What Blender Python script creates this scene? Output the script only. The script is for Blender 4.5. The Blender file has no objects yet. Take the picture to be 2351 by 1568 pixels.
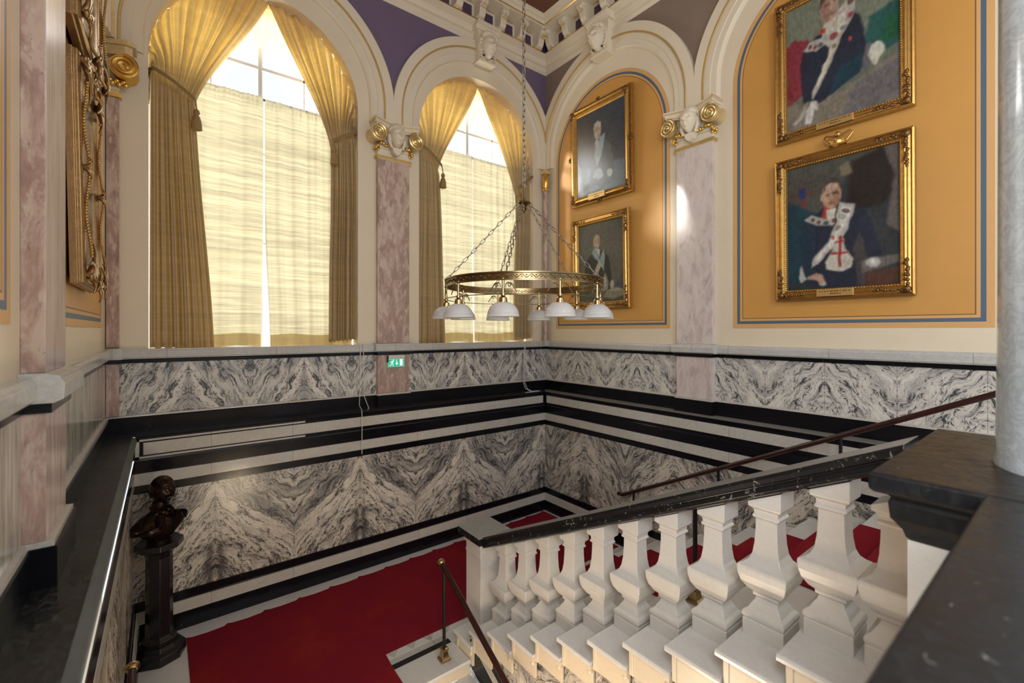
import bpy, math, random
import numpy as np
from mathutils import Vector, Matrix, Euler
random.seed(7)
SC = bpy.context.scene
COL = SC.collection
PI = math.pi
def lerp(a, b, t): return a + (b - a) * t
def sstep(a, b, x):
    t = min(1.0, max(0.0, (x - a) / (b - a))); return t * t * (3 - 2 * t)

# ---------------------------------------------------------------- mesh builder
class MB:
    def __init__(self): self.v = []; self.f = []; self.m = []
    def quad_strip(self, A, B, mi=0, close=False, flip=False):
        o = len(self.v); n = len(A); self.v += [tuple(p) for p in A] + [tuple(p) for p in B]
        for i in range(n if close else n - 1):
            j = (i + 1) % n
            q = (o + i, o + j, o + n + j, o + n + i)
            self.f.append(q[::-1] if flip else q); self.m.append(mi)
        return self
    def grid(self, rows, mi=0, closeu=False, closev=False, flip=False):
        o = len(self.v); R = len(rows); n = len(rows[0])
        for r in rows: self.v += [tuple(p) for p in r]
        for a in range(R if closev else R - 1):
            b = (a + 1) % R
            for i in range(n if closeu else n - 1):
                j = (i + 1) % n
                q = (o + a * n + i, o + a * n + j, o + b * n + j, o + b * n + i)
                self.f.append(q[::-1] if flip else q); self.m.append(mi)
        return self
    def poly(self, pts, mi=0):
        o = len(self.v); self.v += [tuple(p) for p in pts]
        self.f.append(tuple(range(o, o + len(pts)))); self.m.append(mi); return self
    def box(self, x0, x1, y0, y1, z0, z1, mi=0):
        o = len(self.v)
        self.v += [(x, y, z) for z in (z0, z1) for y in (y0, y1) for x in (x0, x1)]
        for q in ((0, 2, 3, 1), (4, 5, 7, 6), (0, 1, 5, 4), (2, 6, 7, 3), (0, 4, 6, 2), (1, 3, 7, 5)):
            self.f.append(tuple(o + i for i in q)); self.m.append(mi)
        return self
    def prism(self, pts, axis, a0, a1, mi=0):
        """2-D outline extruded along an axis; pts in the two other axes (x,y,z order)."""
        def P(p, a):
            return {'x': (a, p[0], p[1]), 'y': (p[0], a, p[1]), 'z': (p[0], p[1], a)}[axis]
        A = [P(p, a0) for p in pts]; B = [P(p, a1) for p in pts]
        self.quad_strip(A, B, mi, close=True); self.poly(A[::-1], mi); self.poly(B, mi); return self
    def lathe(self, prof, c=(0, 0, 0), n=24, mi=0, rot=None, phase=0.0, caps=True):
        rows = []
        for r, z in prof:
            row = []
            for k in range(n):
                a = 2 * PI * k / n + phase
                p = Vector((r * math.cos(a), r * math.sin(a), z))
                if rot is not None: p = rot @ p
                row.append((p.x + c[0], p.y + c[1], p.z + c[2]))
            rows.append(row)
        self.grid(rows, mi, closeu=True)
        if caps:
            self.poly(rows[0][::-1], mi); self.poly(rows[-1], mi)
        return self
    def tube(self, path, r, n=8, mi=0, closed=False, rz=None):
        P = [Vector(p) for p in path]; N = len(P); rows = []
        up = None
        for i in range(N):
            a = P[(i - 1) % N] if (closed or i > 0) else P[i]
            b = P[(i + 1) % N] if (closed or i < N - 1) else P[i]
            t = (b - a)
            if t.length < 1e-9: t = Vector((0, 0, 1))
            t.normalize()
            if up is None:
                up = Vector((0, 0, 1)) if abs(t.z) < .9 else Vector((1, 0, 0))
            s = t.cross(up)
            if s.length < 1e-6: s = t.cross(Vector((0, 1, 0)))
            s.normalize(); u = s.cross(t).normalized(); up = u
            rr = r[i] if isinstance(r, (list, tuple)) else r
            r2 = rz if rz else None
            rows.append([tuple(P[i] + s * (math.cos(2 * PI * k / n) * rr) + u * (math.sin(2 * PI * k / n) * (r2 or rr))) for k in range(n)])
        self.grid(rows, mi, closeu=True, closev=closed)
        if not closed:
            self.poly(rows[0][::-1], mi); self.poly(rows[-1], mi)
        return self
    def ball(self, c, r, n=10, mi=0, s=(1, 1, 1)):
        rows = []
        for i in range(1, n):
            t = PI * i / n
            rows.append([(c[0] + r * s[0] * math.sin(t) * math.cos(2 * PI * k / (n + 2)), c[1] + r * s[1] * math.sin(t) * math.sin(2 * PI * k / (n + 2)), c[2] - r * s[2] * math.cos(t)) for k in range(n + 2)])
        self.grid(rows, mi, closeu=True); self.poly(rows[0][::-1], mi); self.poly(rows[-1], mi); return self
    def add(self, other, M=None, mo=0):
        o = len(self.v)
        for p in other.v:
            q = M @ Vector(p) if M is not None else p
            self.v.append(tuple(q))
        self.f += [tuple(o + i for i in q) for q in other.f]; self.m += [m + mo for m in other.m]; return self
    def build(self, name, mats, parent=None, smooth=False, loc=None, label=None):
        me = bpy.data.meshes.new(name)
        me.from_pydata([tuple(p) for p in self.v], [], self.f)
        if not isinstance(mats, (list, tuple)): mats = [mats]
        for m in mats: me.materials.append(m)
        if len(mats) > 1: me.polygons.foreach_set('material_index', self.m)
        if smooth:
            if smooth is True: me.polygons.foreach_set('use_smooth', [True] * len(me.polygons))
        me.update()
        ob = bpy.data.objects.new(name, me); COL.objects.link(ob)
        if smooth == 'auto':
            me.polygons.foreach_set('use_smooth', [True] * len(me.polygons))
            me.set_sharp_from_angle(angle=math.radians(38))
        if loc: ob.location = loc
        if parent: ob.parent = parent
        if label: ob['label'] = label
        return ob

def fixn(ob):
    import bmesh
    bm = bmesh.new(); bm.from_mesh(ob.data); bmesh.ops.remove_doubles(bm, verts=bm.verts, dist=1e-5)
    bmesh.ops.recalc_face_normals(bm, faces=bm.faces); bm.to_mesh(ob.data); bm.free(); return ob
def bevel(ob, w=.006, seg=2, ang=35):
    md = ob.modifiers.new('bevel', 'BEVEL'); md.width = w; md.segments = seg; md.limit_method = 'ANGLE'; md.angle_limit = math.radians(ang); return ob
def thing(name, label, cat, loc=(0, 0, 0), rotz=0, group=None):
    o = bpy.data.objects.new(name, None); COL.objects.link(o); o.location = loc; o.rotation_euler = (0, 0, rotz)
    o['label'] = label; o['category'] = cat; o.empty_display_size = .1
    if group: o['group'] = group
    return o
def tag(o, label, cat, group=None):
    o['label'] = label; o['category'] = cat
    if group: o['group'] = group
    return o
def struct(o):
    o['kind'] = 'structure'; return o
def dup(root, loc=None, label=None, rotz=None, scale=None):
    r = root.copy(); COL.objects.link(r)
    if loc is not None: r.location = loc
    if rotz is not None: r.rotation_euler = (0, 0, rotz)
    if scale is not None: r.scale = scale
    if label: r['label'] = label
    for ch in list(root.children):
        c = ch.copy(); COL.objects.link(c); c.parent = r
        for g in list(ch.children):
            d = g.copy(); COL.objects.link(d); d.parent = c
    return r

# ---------------------------------------------------------------- node helper
class NT:
    def __init__(self, name):
        self.mat = bpy.data.materials.new(name); self.mat.use_nodes = True
        self.t = self.mat.node_tree; self.t.nodes.clear()
        self.out = self.t.nodes.new('ShaderNodeOutputMaterial')
    def n(self, typ, ins=None, **kw):
        nd = self.t.nodes.new(typ)
        for k, v in kw.items(): setattr(nd, k, v)
        for k, v in (ins or {}).items(): self.put(nd.inputs[k], v)
        return nd
    def put(self, sock, v):
        if isinstance(v, bpy.types.NodeSocket): self.t.links.new(v, sock)
        elif v is not None:
            if hasattr(sock, 'default_value'):
                try: sock.default_value = v
                except Exception: sock.default_value = (v[0], v[1], v[2], 1) if len(v) == 3 else v
    def math(self, op, a, b=None, c=None, clamp=False):
        nd = self.n('ShaderNodeMath', operation=op, use_clamp=clamp)
        self.put(nd.inputs[0], a)
        if b is not None: self.put(nd.inputs[1], b)
        if c is not None: self.put(nd.inputs[2], c)
        return nd.outputs[0]
    def obj(self): return self.n('ShaderNodeTexCoord').outputs['Object']
    def sep(self, v):
        s = self.n('ShaderNodeSeparateXYZ', {0: v}); return s.outputs[0], s.outputs[1], s.outputs[2]
    def comb(self, x=0, y=0, z=0): return self.n('ShaderNodeCombineXYZ', {0: x, 1: y, 2: z}).outputs[0]
    def noise(self, vec, scale=5, detail=4, rough=.55, dist=0, color=False, dim='3D'):
        nd = self.n('ShaderNodeTexNoise', {'Scale': scale, 'Detail': detail, 'Roughness': rough, 'Distortion': dist}, noise_dimensions=dim)
        if vec is not None: self.put(nd.inputs['Vector'], vec)
        return nd.outputs['Color' if color else 'Fac']
    def ramp(self, fac, stops, interp='LINEAR'):
        nd = self.n('ShaderNodeValToRGB'); cr = nd.color_ramp; cr.interpolation = interp
        while len(cr.elements) < len(stops): cr.elements.new(.5)
        for e, (p, c) in zip(cr.elements, stops):
            e.position = p; e.color = (c[0], c[1], c[2], 1) if hasattr(c, '__len__') else (c, c, c, 1)
        self.put(nd.inputs[0], fac); return nd.outputs['Color']
    def mix(self, fac, a, b, mode='MIX'):
        nd = self.n('ShaderNodeMix', data_type='RGBA', blend_type=mode)
        self.put(nd.inputs[0], fac)
        for i, v in ((6, a), (7, b)):
            if isinstance(v, bpy.types.NodeSocket): self.t.links.new(v, nd.inputs[i])
            else: nd.inputs[i].default_value = (v[0], v[1], v[2], 1)
        return nd.outputs[2]
    def bump(self, h, strength=.3, dist=.02):
        return self.n('ShaderNodeBump', {'Strength': strength, 'Distance': dist, 'Height': h}).outputs[0]
    def bsdf(self, col, rough=.5, metal=0.0, normal=None, **kw):
        nd = self.n('ShaderNodeBsdfPrincipled', {'Base Color': col, 'Roughness': rough, 'Metallic': metal})
        if normal is not None: self.put(nd.inputs['Normal'], normal)
        for k, v in kw.items(): self.put(nd.inputs[k.replace('_', ' ')], v)
        return nd.outputs[0]
    def done(self, sh): self.t.links.new(sh, self.out.inputs['Surface']); return self.mat

def plain(name, col, rough=.5, metal=0.0, noise_amt=.0, nscale=8, bump=0, **kw):
    N = NT(name); c = col
    nrm = None
    if noise_amt or bump:
        f = N.noise(N.obj(), nscale, 4, .6)
        if noise_amt:
            c = N.mix(f, tuple(max(0, x * (1 - noise_amt)) for x in col), tuple(min(1, x * (1 + noise_amt)) for x in col))
        if bump: nrm = N.bump(N.noise(N.obj(), nscale * 4, 3, .6), bump, .01)
    return N.done(N.bsdf(c if c is not col else (col[0], col[1], col[2], 1), rough, metal, nrm, **kw))

def along(N):
    """run along the wall: x on walls that face y, y on walls that face x."""
    x, y, z = N.sep(N.obj())
    vt = N.n('ShaderNodeVectorTransform', {0: N.n('ShaderNodeNewGeometry').outputs['True Normal']}, vector_type='NORMAL', convert_from='WORLD', convert_to='OBJECT')
    nx, ny, nz = N.sep(vt.outputs[0])
    f = N.math('GREATER_THAN', N.math('ABSOLUTE', nx), .6)
    a = N.math('ADD', N.math('MULTIPLY', f, N.math('SUBTRACT', y, x)), x)
    return a, z, f

def mk_marble(name, width, ox, oy, ang, light=(.74, .67, .565), mid=(.21, .20, .19), dark=(.022, .022, .027), dens=.5, fleck=1.0, trunk=False, seed=0.0, tall=1.0, rough=.24):
    N = NT(name)
    a, z, f = along(N)
    org = N.math('ADD', N.math('MULTIPLY', f, oy - ox), ox)
    p = N.math('PINGPONG', N.math('SUBTRACT', a, org), width)
    sd = N.math('ADD', N.math('MULTIPLY', f, 7.3), seed)
    base = N.comb(p, sd, z)
    w1 = N.noise(base, 1.9, 3, .6, 0, True)
    warp = N.n('ShaderNodeVectorMath', {0: base, 1: N.n('ShaderNodeVectorMath', {0: N.n('ShaderNodeVectorMath', {0: w1, 1: (.5, .5, .5)}, operation='SUBTRACT').outputs[0], 1: (.34, 0, .34)}, operation='MULTIPLY').outputs[0]}, operation='ADD').outputs[0]
    px, py, pz = N.sep(warp)
    ca, sa = math.cos(ang), math.sin(ang)
    s = N.math('ADD', N.math('MULTIPLY', px, ca), N.math('MULTIPLY', pz, sa))     # with the streak
    t = N.math('SUBTRACT', N.math('MULTIPLY', pz, ca), N.math('MULTIPLY', px, sa))  # across it
    big = N.noise(N.comb(N.math('MULTIPLY', s, .8), py, N.math('MULTIPLY', t, 3.6)), 1.5, 5, .62, .7)
    mid_n = N.noise(N.comb(N.math('MULTIPLY', s, 2.6), N.math('ADD', py, 3.1), N.math('MULTIPLY', t, 13)), 1.5, 5, .68, .9)
    fine = N.noise(N.comb(N.math('MULTIPLY', s, 11), N.math('ADD', py, 9.7), N.math('MULTIPLY', t, 34)), 1.5, 5, .7, 1.8)
    clouds = N.math('ADD', N.math('ADD', N.math('MULTIPLY', big, .46), N.math('MULTIPLY', mid_n, .36)), N.math('MULTIPLY', fine, .18))
    o_ = .06 * (dens - .5)
    c = N.ramp(clouds, [(.40 + o_, mid), (.475 + o_, tuple(lerp(mid[i], light[i], .25) for i in range(3))), (.53 + o_, tuple(lerp(mid[i], light[i], .70) for i in range(3))), (.60 + o_, light)])
    fl = N.math('ADD', fine, N.math('MULTIPLY', N.math('SUBTRACT', mid_n, .5), .8))
    dk = N.ramp(fl, [(.38 + o_ * 2, 1.0), (.465 + o_ * 2, 0.0)])
    c = N.mix(N.math('MULTIPLY', dk, .90 * fleck), c, dark)
    if trunk:
        m = N.ramp(N.math('ADD', p, N.math('MULTIPLY', N.math('SUBTRACT', mid_n, .5), .26)), [(.01, 0), (.03, 1), (.06, 1), (.14, 0)])
        zz = N.ramp(N.math('ADD', N.math('DIVIDE', z, 2.0), N.math('MULTIPLY', N.math('SUBTRACT', fine, .5), .25)), [(.40, 1), (.46, 0)])
        m2 = N.math('MULTIPLY', N.math('MULTIPLY', m, zz), N.math('ADD', .35, mid_n))
        c = N.mix(N.math('MINIMUM', N.math('MULTIPLY', m2, .85), 1.0), c, (.03, .03, .03))
    seam = N.math('LESS_THAN', N.math('MINIMUM', p, N.math('SUBTRACT', width, p)), .0022)
    c = N.mix(N.math('MULTIPLY', seam, .6), c, (.08, .07, .06))
    return N.done(N.bsdf(c, rough, Specular_IOR_Level=.5))

def mk_streak(name, light, dark, rough=.16):
    N = NT(name); a, z, f = along(N)
    n1 = N.noise(N.comb(N.math('MULTIPLY', a, 9), N.math('MULTIPLY', f, 3.0), N.math('MULTIPLY', z, .8)), 1.6, 5, .65, .5)
    n2 = N.noise(N.comb(N.math('MULTIPLY', a, 45), N.math('MULTIPLY', f, 3.0), N.math('MULTIPLY', z, 2.2)), 1.3, 4, .65, .4)
    c = N.ramp(N.math('ADD', N.math('MULTIPLY', n1, .6), N.math('MULTIPLY', n2, .4)), [(.36, dark), (.47, tuple((light[i] + dark[i]) / 2 for i in range(3))), (.60, light)])
    return N.done(N.bsdf(c, rough))

def mk_pink(name, base=(.50, .33, .27), light=(.66, .52, .45), dark=(.13, .07, .06), rough=.14, amt=1.0):
    N = NT(name); x, y, z = N.sep(N.obj())
    v = N.comb(N.math('MULTIPLY', x, 2.6), N.math('MULTIPLY', y, 2.6), N.math('MULTIPLY', z, .9))
    n1 = N.noise(v, 3.6, 6, .7, .6)
    wv = N.n('ShaderNodeVectorMath', {0: v, 1: N.n('ShaderNodeVectorMath', {0: N.noise(v, 5, 3, .6, 0, True), 1: (.22, .22, .22)}, operation='MULTIPLY').outputs[0]}, operation='ADD').outputs[0]
    vo = N.n('ShaderNodeTexVoronoi', {'Vector': wv, 'Scale': 7.5, 'Randomness': 1.0}, feature='F1').outputs['Distance']
    n2 = N.noise(v, 16, 5, .72, .5)
    c = N.ramp(n1, [(.36, tuple(lerp(base[i], dark[i], .35) for i in range(3))), (.48, base), (.60, tuple(lerp(base[i], light[i], .55) for i in range(3)))])
    blob = N.ramp(N.math('ADD', vo, N.math('MULTIPLY', N.math('SUBTRACT', n2, .5), .35)), [(.14, 1), (.30, 0)])
    c = N.mix(N.math('MULTIPLY', blob, .60 * amt), c, light)
    dk = N.ramp(n2, [(.30, 1), (.385, 0)])
    c = N.mix(N.math('MULTIPLY', dk, .75 * amt), c, dark)
    return N.done(N.bsdf(c, rough))

def mk_veined(name, base, vein, scale=2.0, amt=.5, rough=.2, spots=0.0, blocks=0.0, **kw):
    N = NT(name); o = N.obj()
    n1 = N.noise(o, scale, 5, .6, 1.0)
    n2 = N.noise(o, scale * 2.7, 6, .7, 2.5)
    ridge = N.math('ABSOLUTE', N.math('SUBTRACT', n2, .5))
    v = N.ramp(ridge, [(0, 1), (.05, .25), (.12, 0)])
    c = N.mix(N.math('MULTIPLY', n1, amt), base, vein)
    c = N.mix(N.math('MULTIPLY', v, amt * .8), c, vein)
    if spots:
        sp = N.ramp(N.noise(o, 42, 3, .7), [(.69, 0), (.735, 1)])
        c = N.mix(N.math('MULTIPLY', sp, spots), c, (.75, .74, .70))
    if blocks:
        a, z, f = along(N)
        fr = N.math('FRACT', N.math('DIVIDE', a, blocks))
        c = N.mix(N.math('MULTIPLY', N.math('LESS_THAN', fr, .006 / blocks), .55), c, (.1, .09, .08))
        idx = N.math('FLOOR', N.math('DIVIDE', a, blocks))
        wn = N.n('ShaderNodeTexWhiteNoise', {'W': idx}, noise_dimensions='1D').outputs['Value']
        c = N.mix(N.math('MULTIPLY', wn, .3), c, vein)
    return N.done(N.bsdf(c, rough, **kw))

def mk_black(name, base=(.008, .008, .009), rough=.12, scuff=0.0, spots=.5, spec=.5):
    N = NT(name); o = N.obj()
    c = N.mix(N.noise(o, 3, 4, .6), base, tuple(x * 2.2 for x in base))
    sp = N.ramp(N.noise(o, 26, 5, .75, 1.0), [(.66, 0), (.73, 1)])
    c = N.mix(N.math('MULTIPLY', sp, spots), c, (.42, .42, .38))
    r = N.math('ADD', rough, N.math('MULTIPLY', N.noise(o, 6, 4, .7), .16))
    if scuff:
        x, y, z = N.sep(o)
        s = N.noise(N.comb(N.math('MULTIPLY', x, 5), N.math('MULTIPLY', y, 3), z), 4, 8, .78, 1.4)
        m = N.ramp(s, [(.46, 0), (.66, 1)])
        c = N.mix(N.math('MULTIPLY', m, scuff), c, (.20, .205, .20))
        r = N.math('ADD', r, N.math('MULTIPLY', m, .25))
    return N.done(N.bsdf(c, r, Specular_IOR_Level=spec))

# ---------------------------------------------------------------- materials
M = {}
M['book'] = mk_marble('book_matched_marble', .83, -5.06, -.98, -.85, dens=.62, trunk=True, seed=1.0)
M['dado'] = mk_marble('dado_marble', .62, -5.30, -.62, -1.05, light=(.76, .72, .65), mid=(.30, .295, .29), dark=(.02, .022, .03), dens=.66, fleck=1.0, seed=4.0)
M['streak'] = mk_streak('streaked_marble', (.66, .645, .57), (.085, .09, .08))
M['streak_pink'] = mk_streak('lilac_streaked_marble', (.72, .62, .60), (.36, .25, .25), .2)
M['black'] = mk_black('black_marble', (.0035, .0035, .005), .12, 0, .4, .28)
M['ledge'] = mk_black('scuffed_black_marble', (.007, .0075, .0075), .22, .26, .25, .32)
M['rail'] = mk_black('worn_black_marble', (.007, .007, .0075), .24, .04, .95, .22)
M['band'] = mk_veined('pale_grey_marble', (.66, .62, .54), (.36, .35, .33), 2.2, .5, .16, 0, .85)
M['cap'] = mk_veined('grey_white_marble', (.66, .645, .60), (.36, .37, .37), 2.4, .55, .2, 0, 1.1)
M['pink'] = mk_pink('pink_marble', (.42, .28, .235), (.70, .58, .49), (.13, .07, .06))
M['pink_pale'] = mk_pink('pale_pink_marble', (.64, .55, .52), (.72, .65, .62), (.20, .14, .13), .16, .5)
M['white'] = mk_veined('white_marble', (.72, .69, .645), (.57, .545, .51), 1.6, .35, .3)
M['tread'] = mk_veined('white_tread_marble', (.76, .755, .74), (.58, .575, .57), 2.0, .4, .25)
M['column'] = mk_veined('grey_veined_column_marble', (.72, .80, .85), (.28, .32, .37), 2.6, .6, .1)
M['cream'] = plain('cream_plaster', (.76, .66, .50), .6, 0, .05, 3, .04)
M['cream2'] = plain('cream_moulding_paint', (.77, .68, .53), .5, 0, .04, 3)
M['gold'] = plain('gilding', (.82, .52, .14), .3, .9, .25, 14)
M['orange'] = plain('ochre_wall_paint', (.62, .315, .075), .5, 0, .05, 5, .06)
M['peach'] = plain('peach_border_paint', (.68, .39, .15), .55, 0, .05, 5)
M['bluegrey'] = plain('blue_grey_line_paint', (.085, .135, .19), .55)
M['brownline'] = plain('brown_line_paint', (.20, .09, .035), .55)
M['purple'] = plain('plum_wall_paint', (.155, .112, .185), .7, 0, .08, 6, .08)
M['plum_warm_lit'] = plain('warm_lit_plum_wall_paint', (.25, .19, .145), .7, 0, .08, 6, .08)  # same plum paint, with warm light mixed into its colour
M['ceil'] = plain('russet_ceiling_paint', (.16, .065, .035), .6, 0, .15, 4)
M['brass'] = plain('aged_brass', (.24, .175, .09), .30, 1.0, .25, 30)
M['brass_bright'] = plain('polished_brass', (.46, .34, .17), .18, 1.0, .15, 20)
M['iron'] = plain('black_iron', (.012, .011, .012), .35, .4)
M['chain'] = plain('dull_steel', (.34, .31, .26), .35, .9, .2, 30)
M['bronze'] = plain('dark_bronze', (.045, .028, .02), .26, .85, .4, 18)
M['granite'] = mk_black('black_granite', (.006, .006, .007), .14, 0, .35)
M['wood'] = plain('mahogany', (.032, .009, .008), .22, 0, .4, 12)
M['cord'] = plain('white_cord', (.72, .70, .64), .6)
M['plastic'] = plain('ivory_plastic', (.66, .63, .56), .4)
M['frame'] = plain('old_gilt_frame', (.55, .32, .09), .32, .85, .35, 22, .2)
M['frame_dark'] = plain('dark_gilt_carving', (.20, .10, .035), .35, .8, .5, 30, .3)
M['plate'] = plain('brass_nameplate', (.66, .44, .17), .35, .7)
M['ink'] = plain('engraved_line', (.12, .07, .02), .6)

def mk_carpet():
    N = NT('crimson_carpet'); o = N.obj()
    n1 = N.noise(o, 1.1, 4, .6); n2 = N.noise(o, 160, 2, .7)
    c = N.ramp(n1, [(.35, (.23, .014, .034)), (.55, (.27, .016, .028)), (.68, (.31, .026, .022))])
    c = N.mix(N.math('MULTIPLY', n2, .5), c, (.13, .005, .012))
    return N.done(N.bsdf(c, .95, 0, N.bump(n2, .6, .006), Specular_IOR_Level=.1))
M['carpet'] = mk_carpet()

def mk_curtain(name, dcol, tcol, mixf, stripes=.35, zs=34):
    N = NT(name); x, y, z = N.sep(N.obj())
    st = N.noise(N.comb(N.math('MULTIPLY', x, .9), N.math('MULTIPLY', y, .9), N.math('MULTIPLY', z, zs)), 1.0, 5, .72, .25)
    fine = N.noise(N.comb(N.math('MULTIPLY', x, 3), 0, N.math('MULTIPLY', z, zs * 5)), 1.0, 3, .6)
    s = N.math('ADD', N.math('MULTIPLY', st, .75), N.math('MULTIPLY', fine, .25))
    k = N.ramp(s, [(.36, 1 - stripes), (.60, 1.0)])
    d = N.mix(1.0, (dcol[0], dcol[1], dcol[2]), k, 'MULTIPLY'); t = N.mix(1.0, (tcol[0], tcol[1], tcol[2]), k, 'MULTIPLY')
    a = N.n('ShaderNodeBsdfDiffuse', {'Color': d}).outputs[0]; b = N.n('ShaderNodeBsdfTranslucent', {'Color': t}).outputs[0]
    return N.done(N.n('ShaderNodeMixShader', {0: mixf, 1: a, 2: b}).outputs[0])
M['drape'] = mk_curtain('gold_drape_fabric', (.71, .61, .42), (.77, .62, .29), .50, .14, 26)
M['sheer'] = mk_curtain('pale_linen_fabric', (.58, .54, .42), (.27, .24, .15), .52, .44, 30)
M['rope'] = plain('tieback_rope', (.30, .20, .08), .8, 0, .3, 60)

def mk_glass():
    N = NT('window_glass')
    a = N.n('ShaderNodeBsdfTransparent', {'Color': (.97, .98, 1, 1)}).outputs[0]
    b = N.n('ShaderNodeBsdfGlossy', {'Color': (1, 1, 1, 1), 'Roughness': .02}).outputs[0]
    return N.done(N.n('ShaderNodeMixShader', {0: .06, 1: a, 2: b}).outputs[0])
M['glass'] = mk_glass()
def mk_shade():
    N = NT('ribbed_milk_glass')
    a = N.bsdf((.80, .79, .77, 1), .18)
    b = N.n('ShaderNodeBsdfTranslucent', {'Color': (.85, .84, .82, 1)}).outputs[0]
    return N.done(N.n('ShaderNodeMixShader', {0: .4, 1: a, 2: b}).outputs[0])
M['shade'] = mk_shade()
def emis(name, col, s):
    N = NT(name); return N.done(N.n('ShaderNodeEmission', {'Color': (col[0], col[1], col[2], 1), 'Strength': s}).outputs[0])
M['exit_green'] = emis('lit_green_sign', (.03, .42, .25), 1.0)
M['exit_white'] = emis('lit_white_pictogram', (.85, 1, .93), 1.0)
def mk_canvas(name, rough, spec=.4):
    N = NT(name)
    at = N.n('ShaderNodeVertexColor', layer_name='paint')
    return N.done(N.bsdf(at.outputs['Color'], rough, 0, N.bump(N.noise(N.obj(), 60, 4, .7), .25, .004), Specular_IOR_Level=spec))
M['canvas'] = mk_canvas('oil_paint', .38)
M['canvas_gloss'] = mk_canvas('varnished_oil_paint', .24, 1.0)
M['wood_frame'] = plain('white_window_paint', (.55, .55, .56), .4)
M['fascia'] = mk_veined('cream_marble', (.78, .68, .52), (.62, .52, .40), 2.0, .3, .35)
M['cap_dark'] = mk_veined('dark_grey_marble', (.16, .165, .16), (.07, .07, .07), 3.0, .5, .16, .5)
M['book_rot'] = mk_marble('book_matched_marble_stair', .83, -5.0, -2.4, -.85, dens=.5, seed=8.0)
M['exit_pale'] = emis('lit_pale_green_edge', (.35, .80, .58), .9)
M['purple_deep'] = plain('plum_frieze_paint', (.075, .045, .095), .7, 0, .1, 20)
M['nosing'] = mk_black('lit_black_marble_nosing', (.075, .08, .077), .55, .2, .2, .12)  # lit arris of the black ledge, painted in as paler grey

def mk_sheen_top(name, top, base=(.006, .006, .0065)):
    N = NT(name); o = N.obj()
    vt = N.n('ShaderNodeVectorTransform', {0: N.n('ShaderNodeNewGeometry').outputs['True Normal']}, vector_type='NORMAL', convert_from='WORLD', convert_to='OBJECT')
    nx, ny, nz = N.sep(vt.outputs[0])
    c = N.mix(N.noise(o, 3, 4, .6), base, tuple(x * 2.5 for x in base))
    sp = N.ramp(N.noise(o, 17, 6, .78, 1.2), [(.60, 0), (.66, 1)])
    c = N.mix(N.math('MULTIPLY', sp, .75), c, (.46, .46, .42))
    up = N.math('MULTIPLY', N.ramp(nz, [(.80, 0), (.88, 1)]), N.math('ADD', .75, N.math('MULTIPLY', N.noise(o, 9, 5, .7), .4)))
    c = N.mix(up, c, top)  # grazing reflection on up-facing sides, painted in as a pale colour
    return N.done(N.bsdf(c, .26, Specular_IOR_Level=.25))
M['rail_sheen'] = mk_sheen_top('worn_black_marble_with_painted_sheen', (.30, .30, .285))
M['ledge_sheen'] = mk_sheen_top('black_marble_ledge_with_painted_sheen', (.26, .25, .235))  # reflected light painted onto the portrait-wall ledge top
M['gold_line'] = plain('gilt_line', (.70, .50, .20), .4, .6, .2, 14)
M['gold_pale'] = plain('pale_gilding', (.80, .60, .27), .34, .8, .2, 14)
M['frame_brown'] = plain('brown_gilt_frame', (.36, .22, .095), .34, .75, .4, 22, .15)
# ================================================================ the room
XL, XR, YB, YF = -6.01, .23, .23, -9.0      # upper walls
LX0, LX1, LY = -5.78, 0.0, 0.0              # lower walls, carrying the ledge
Z_GAL = 1.824
A_ = lambda a, d, z: (a, YB + d, z)          # window wall: run, depth away from the room, height
B_ = lambda a, d, z: (XR + d, a, z)          # portrait wall
C_ = lambda a, d, z: (XL - d, a, z)          # near wall
ARCH_PROF = [(1.605, 0), (1.605, .075), (1.475, .075), (1.466, .084), (1.452, .084), (1.447, .060), (1.365, .060), (1.36, .048), (1.285, .048), (1.265, .03), (1.25, 0.0)]
ZC_ARCH, Z_CAP = 6.50, 6.28
NSEG = 48

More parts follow.
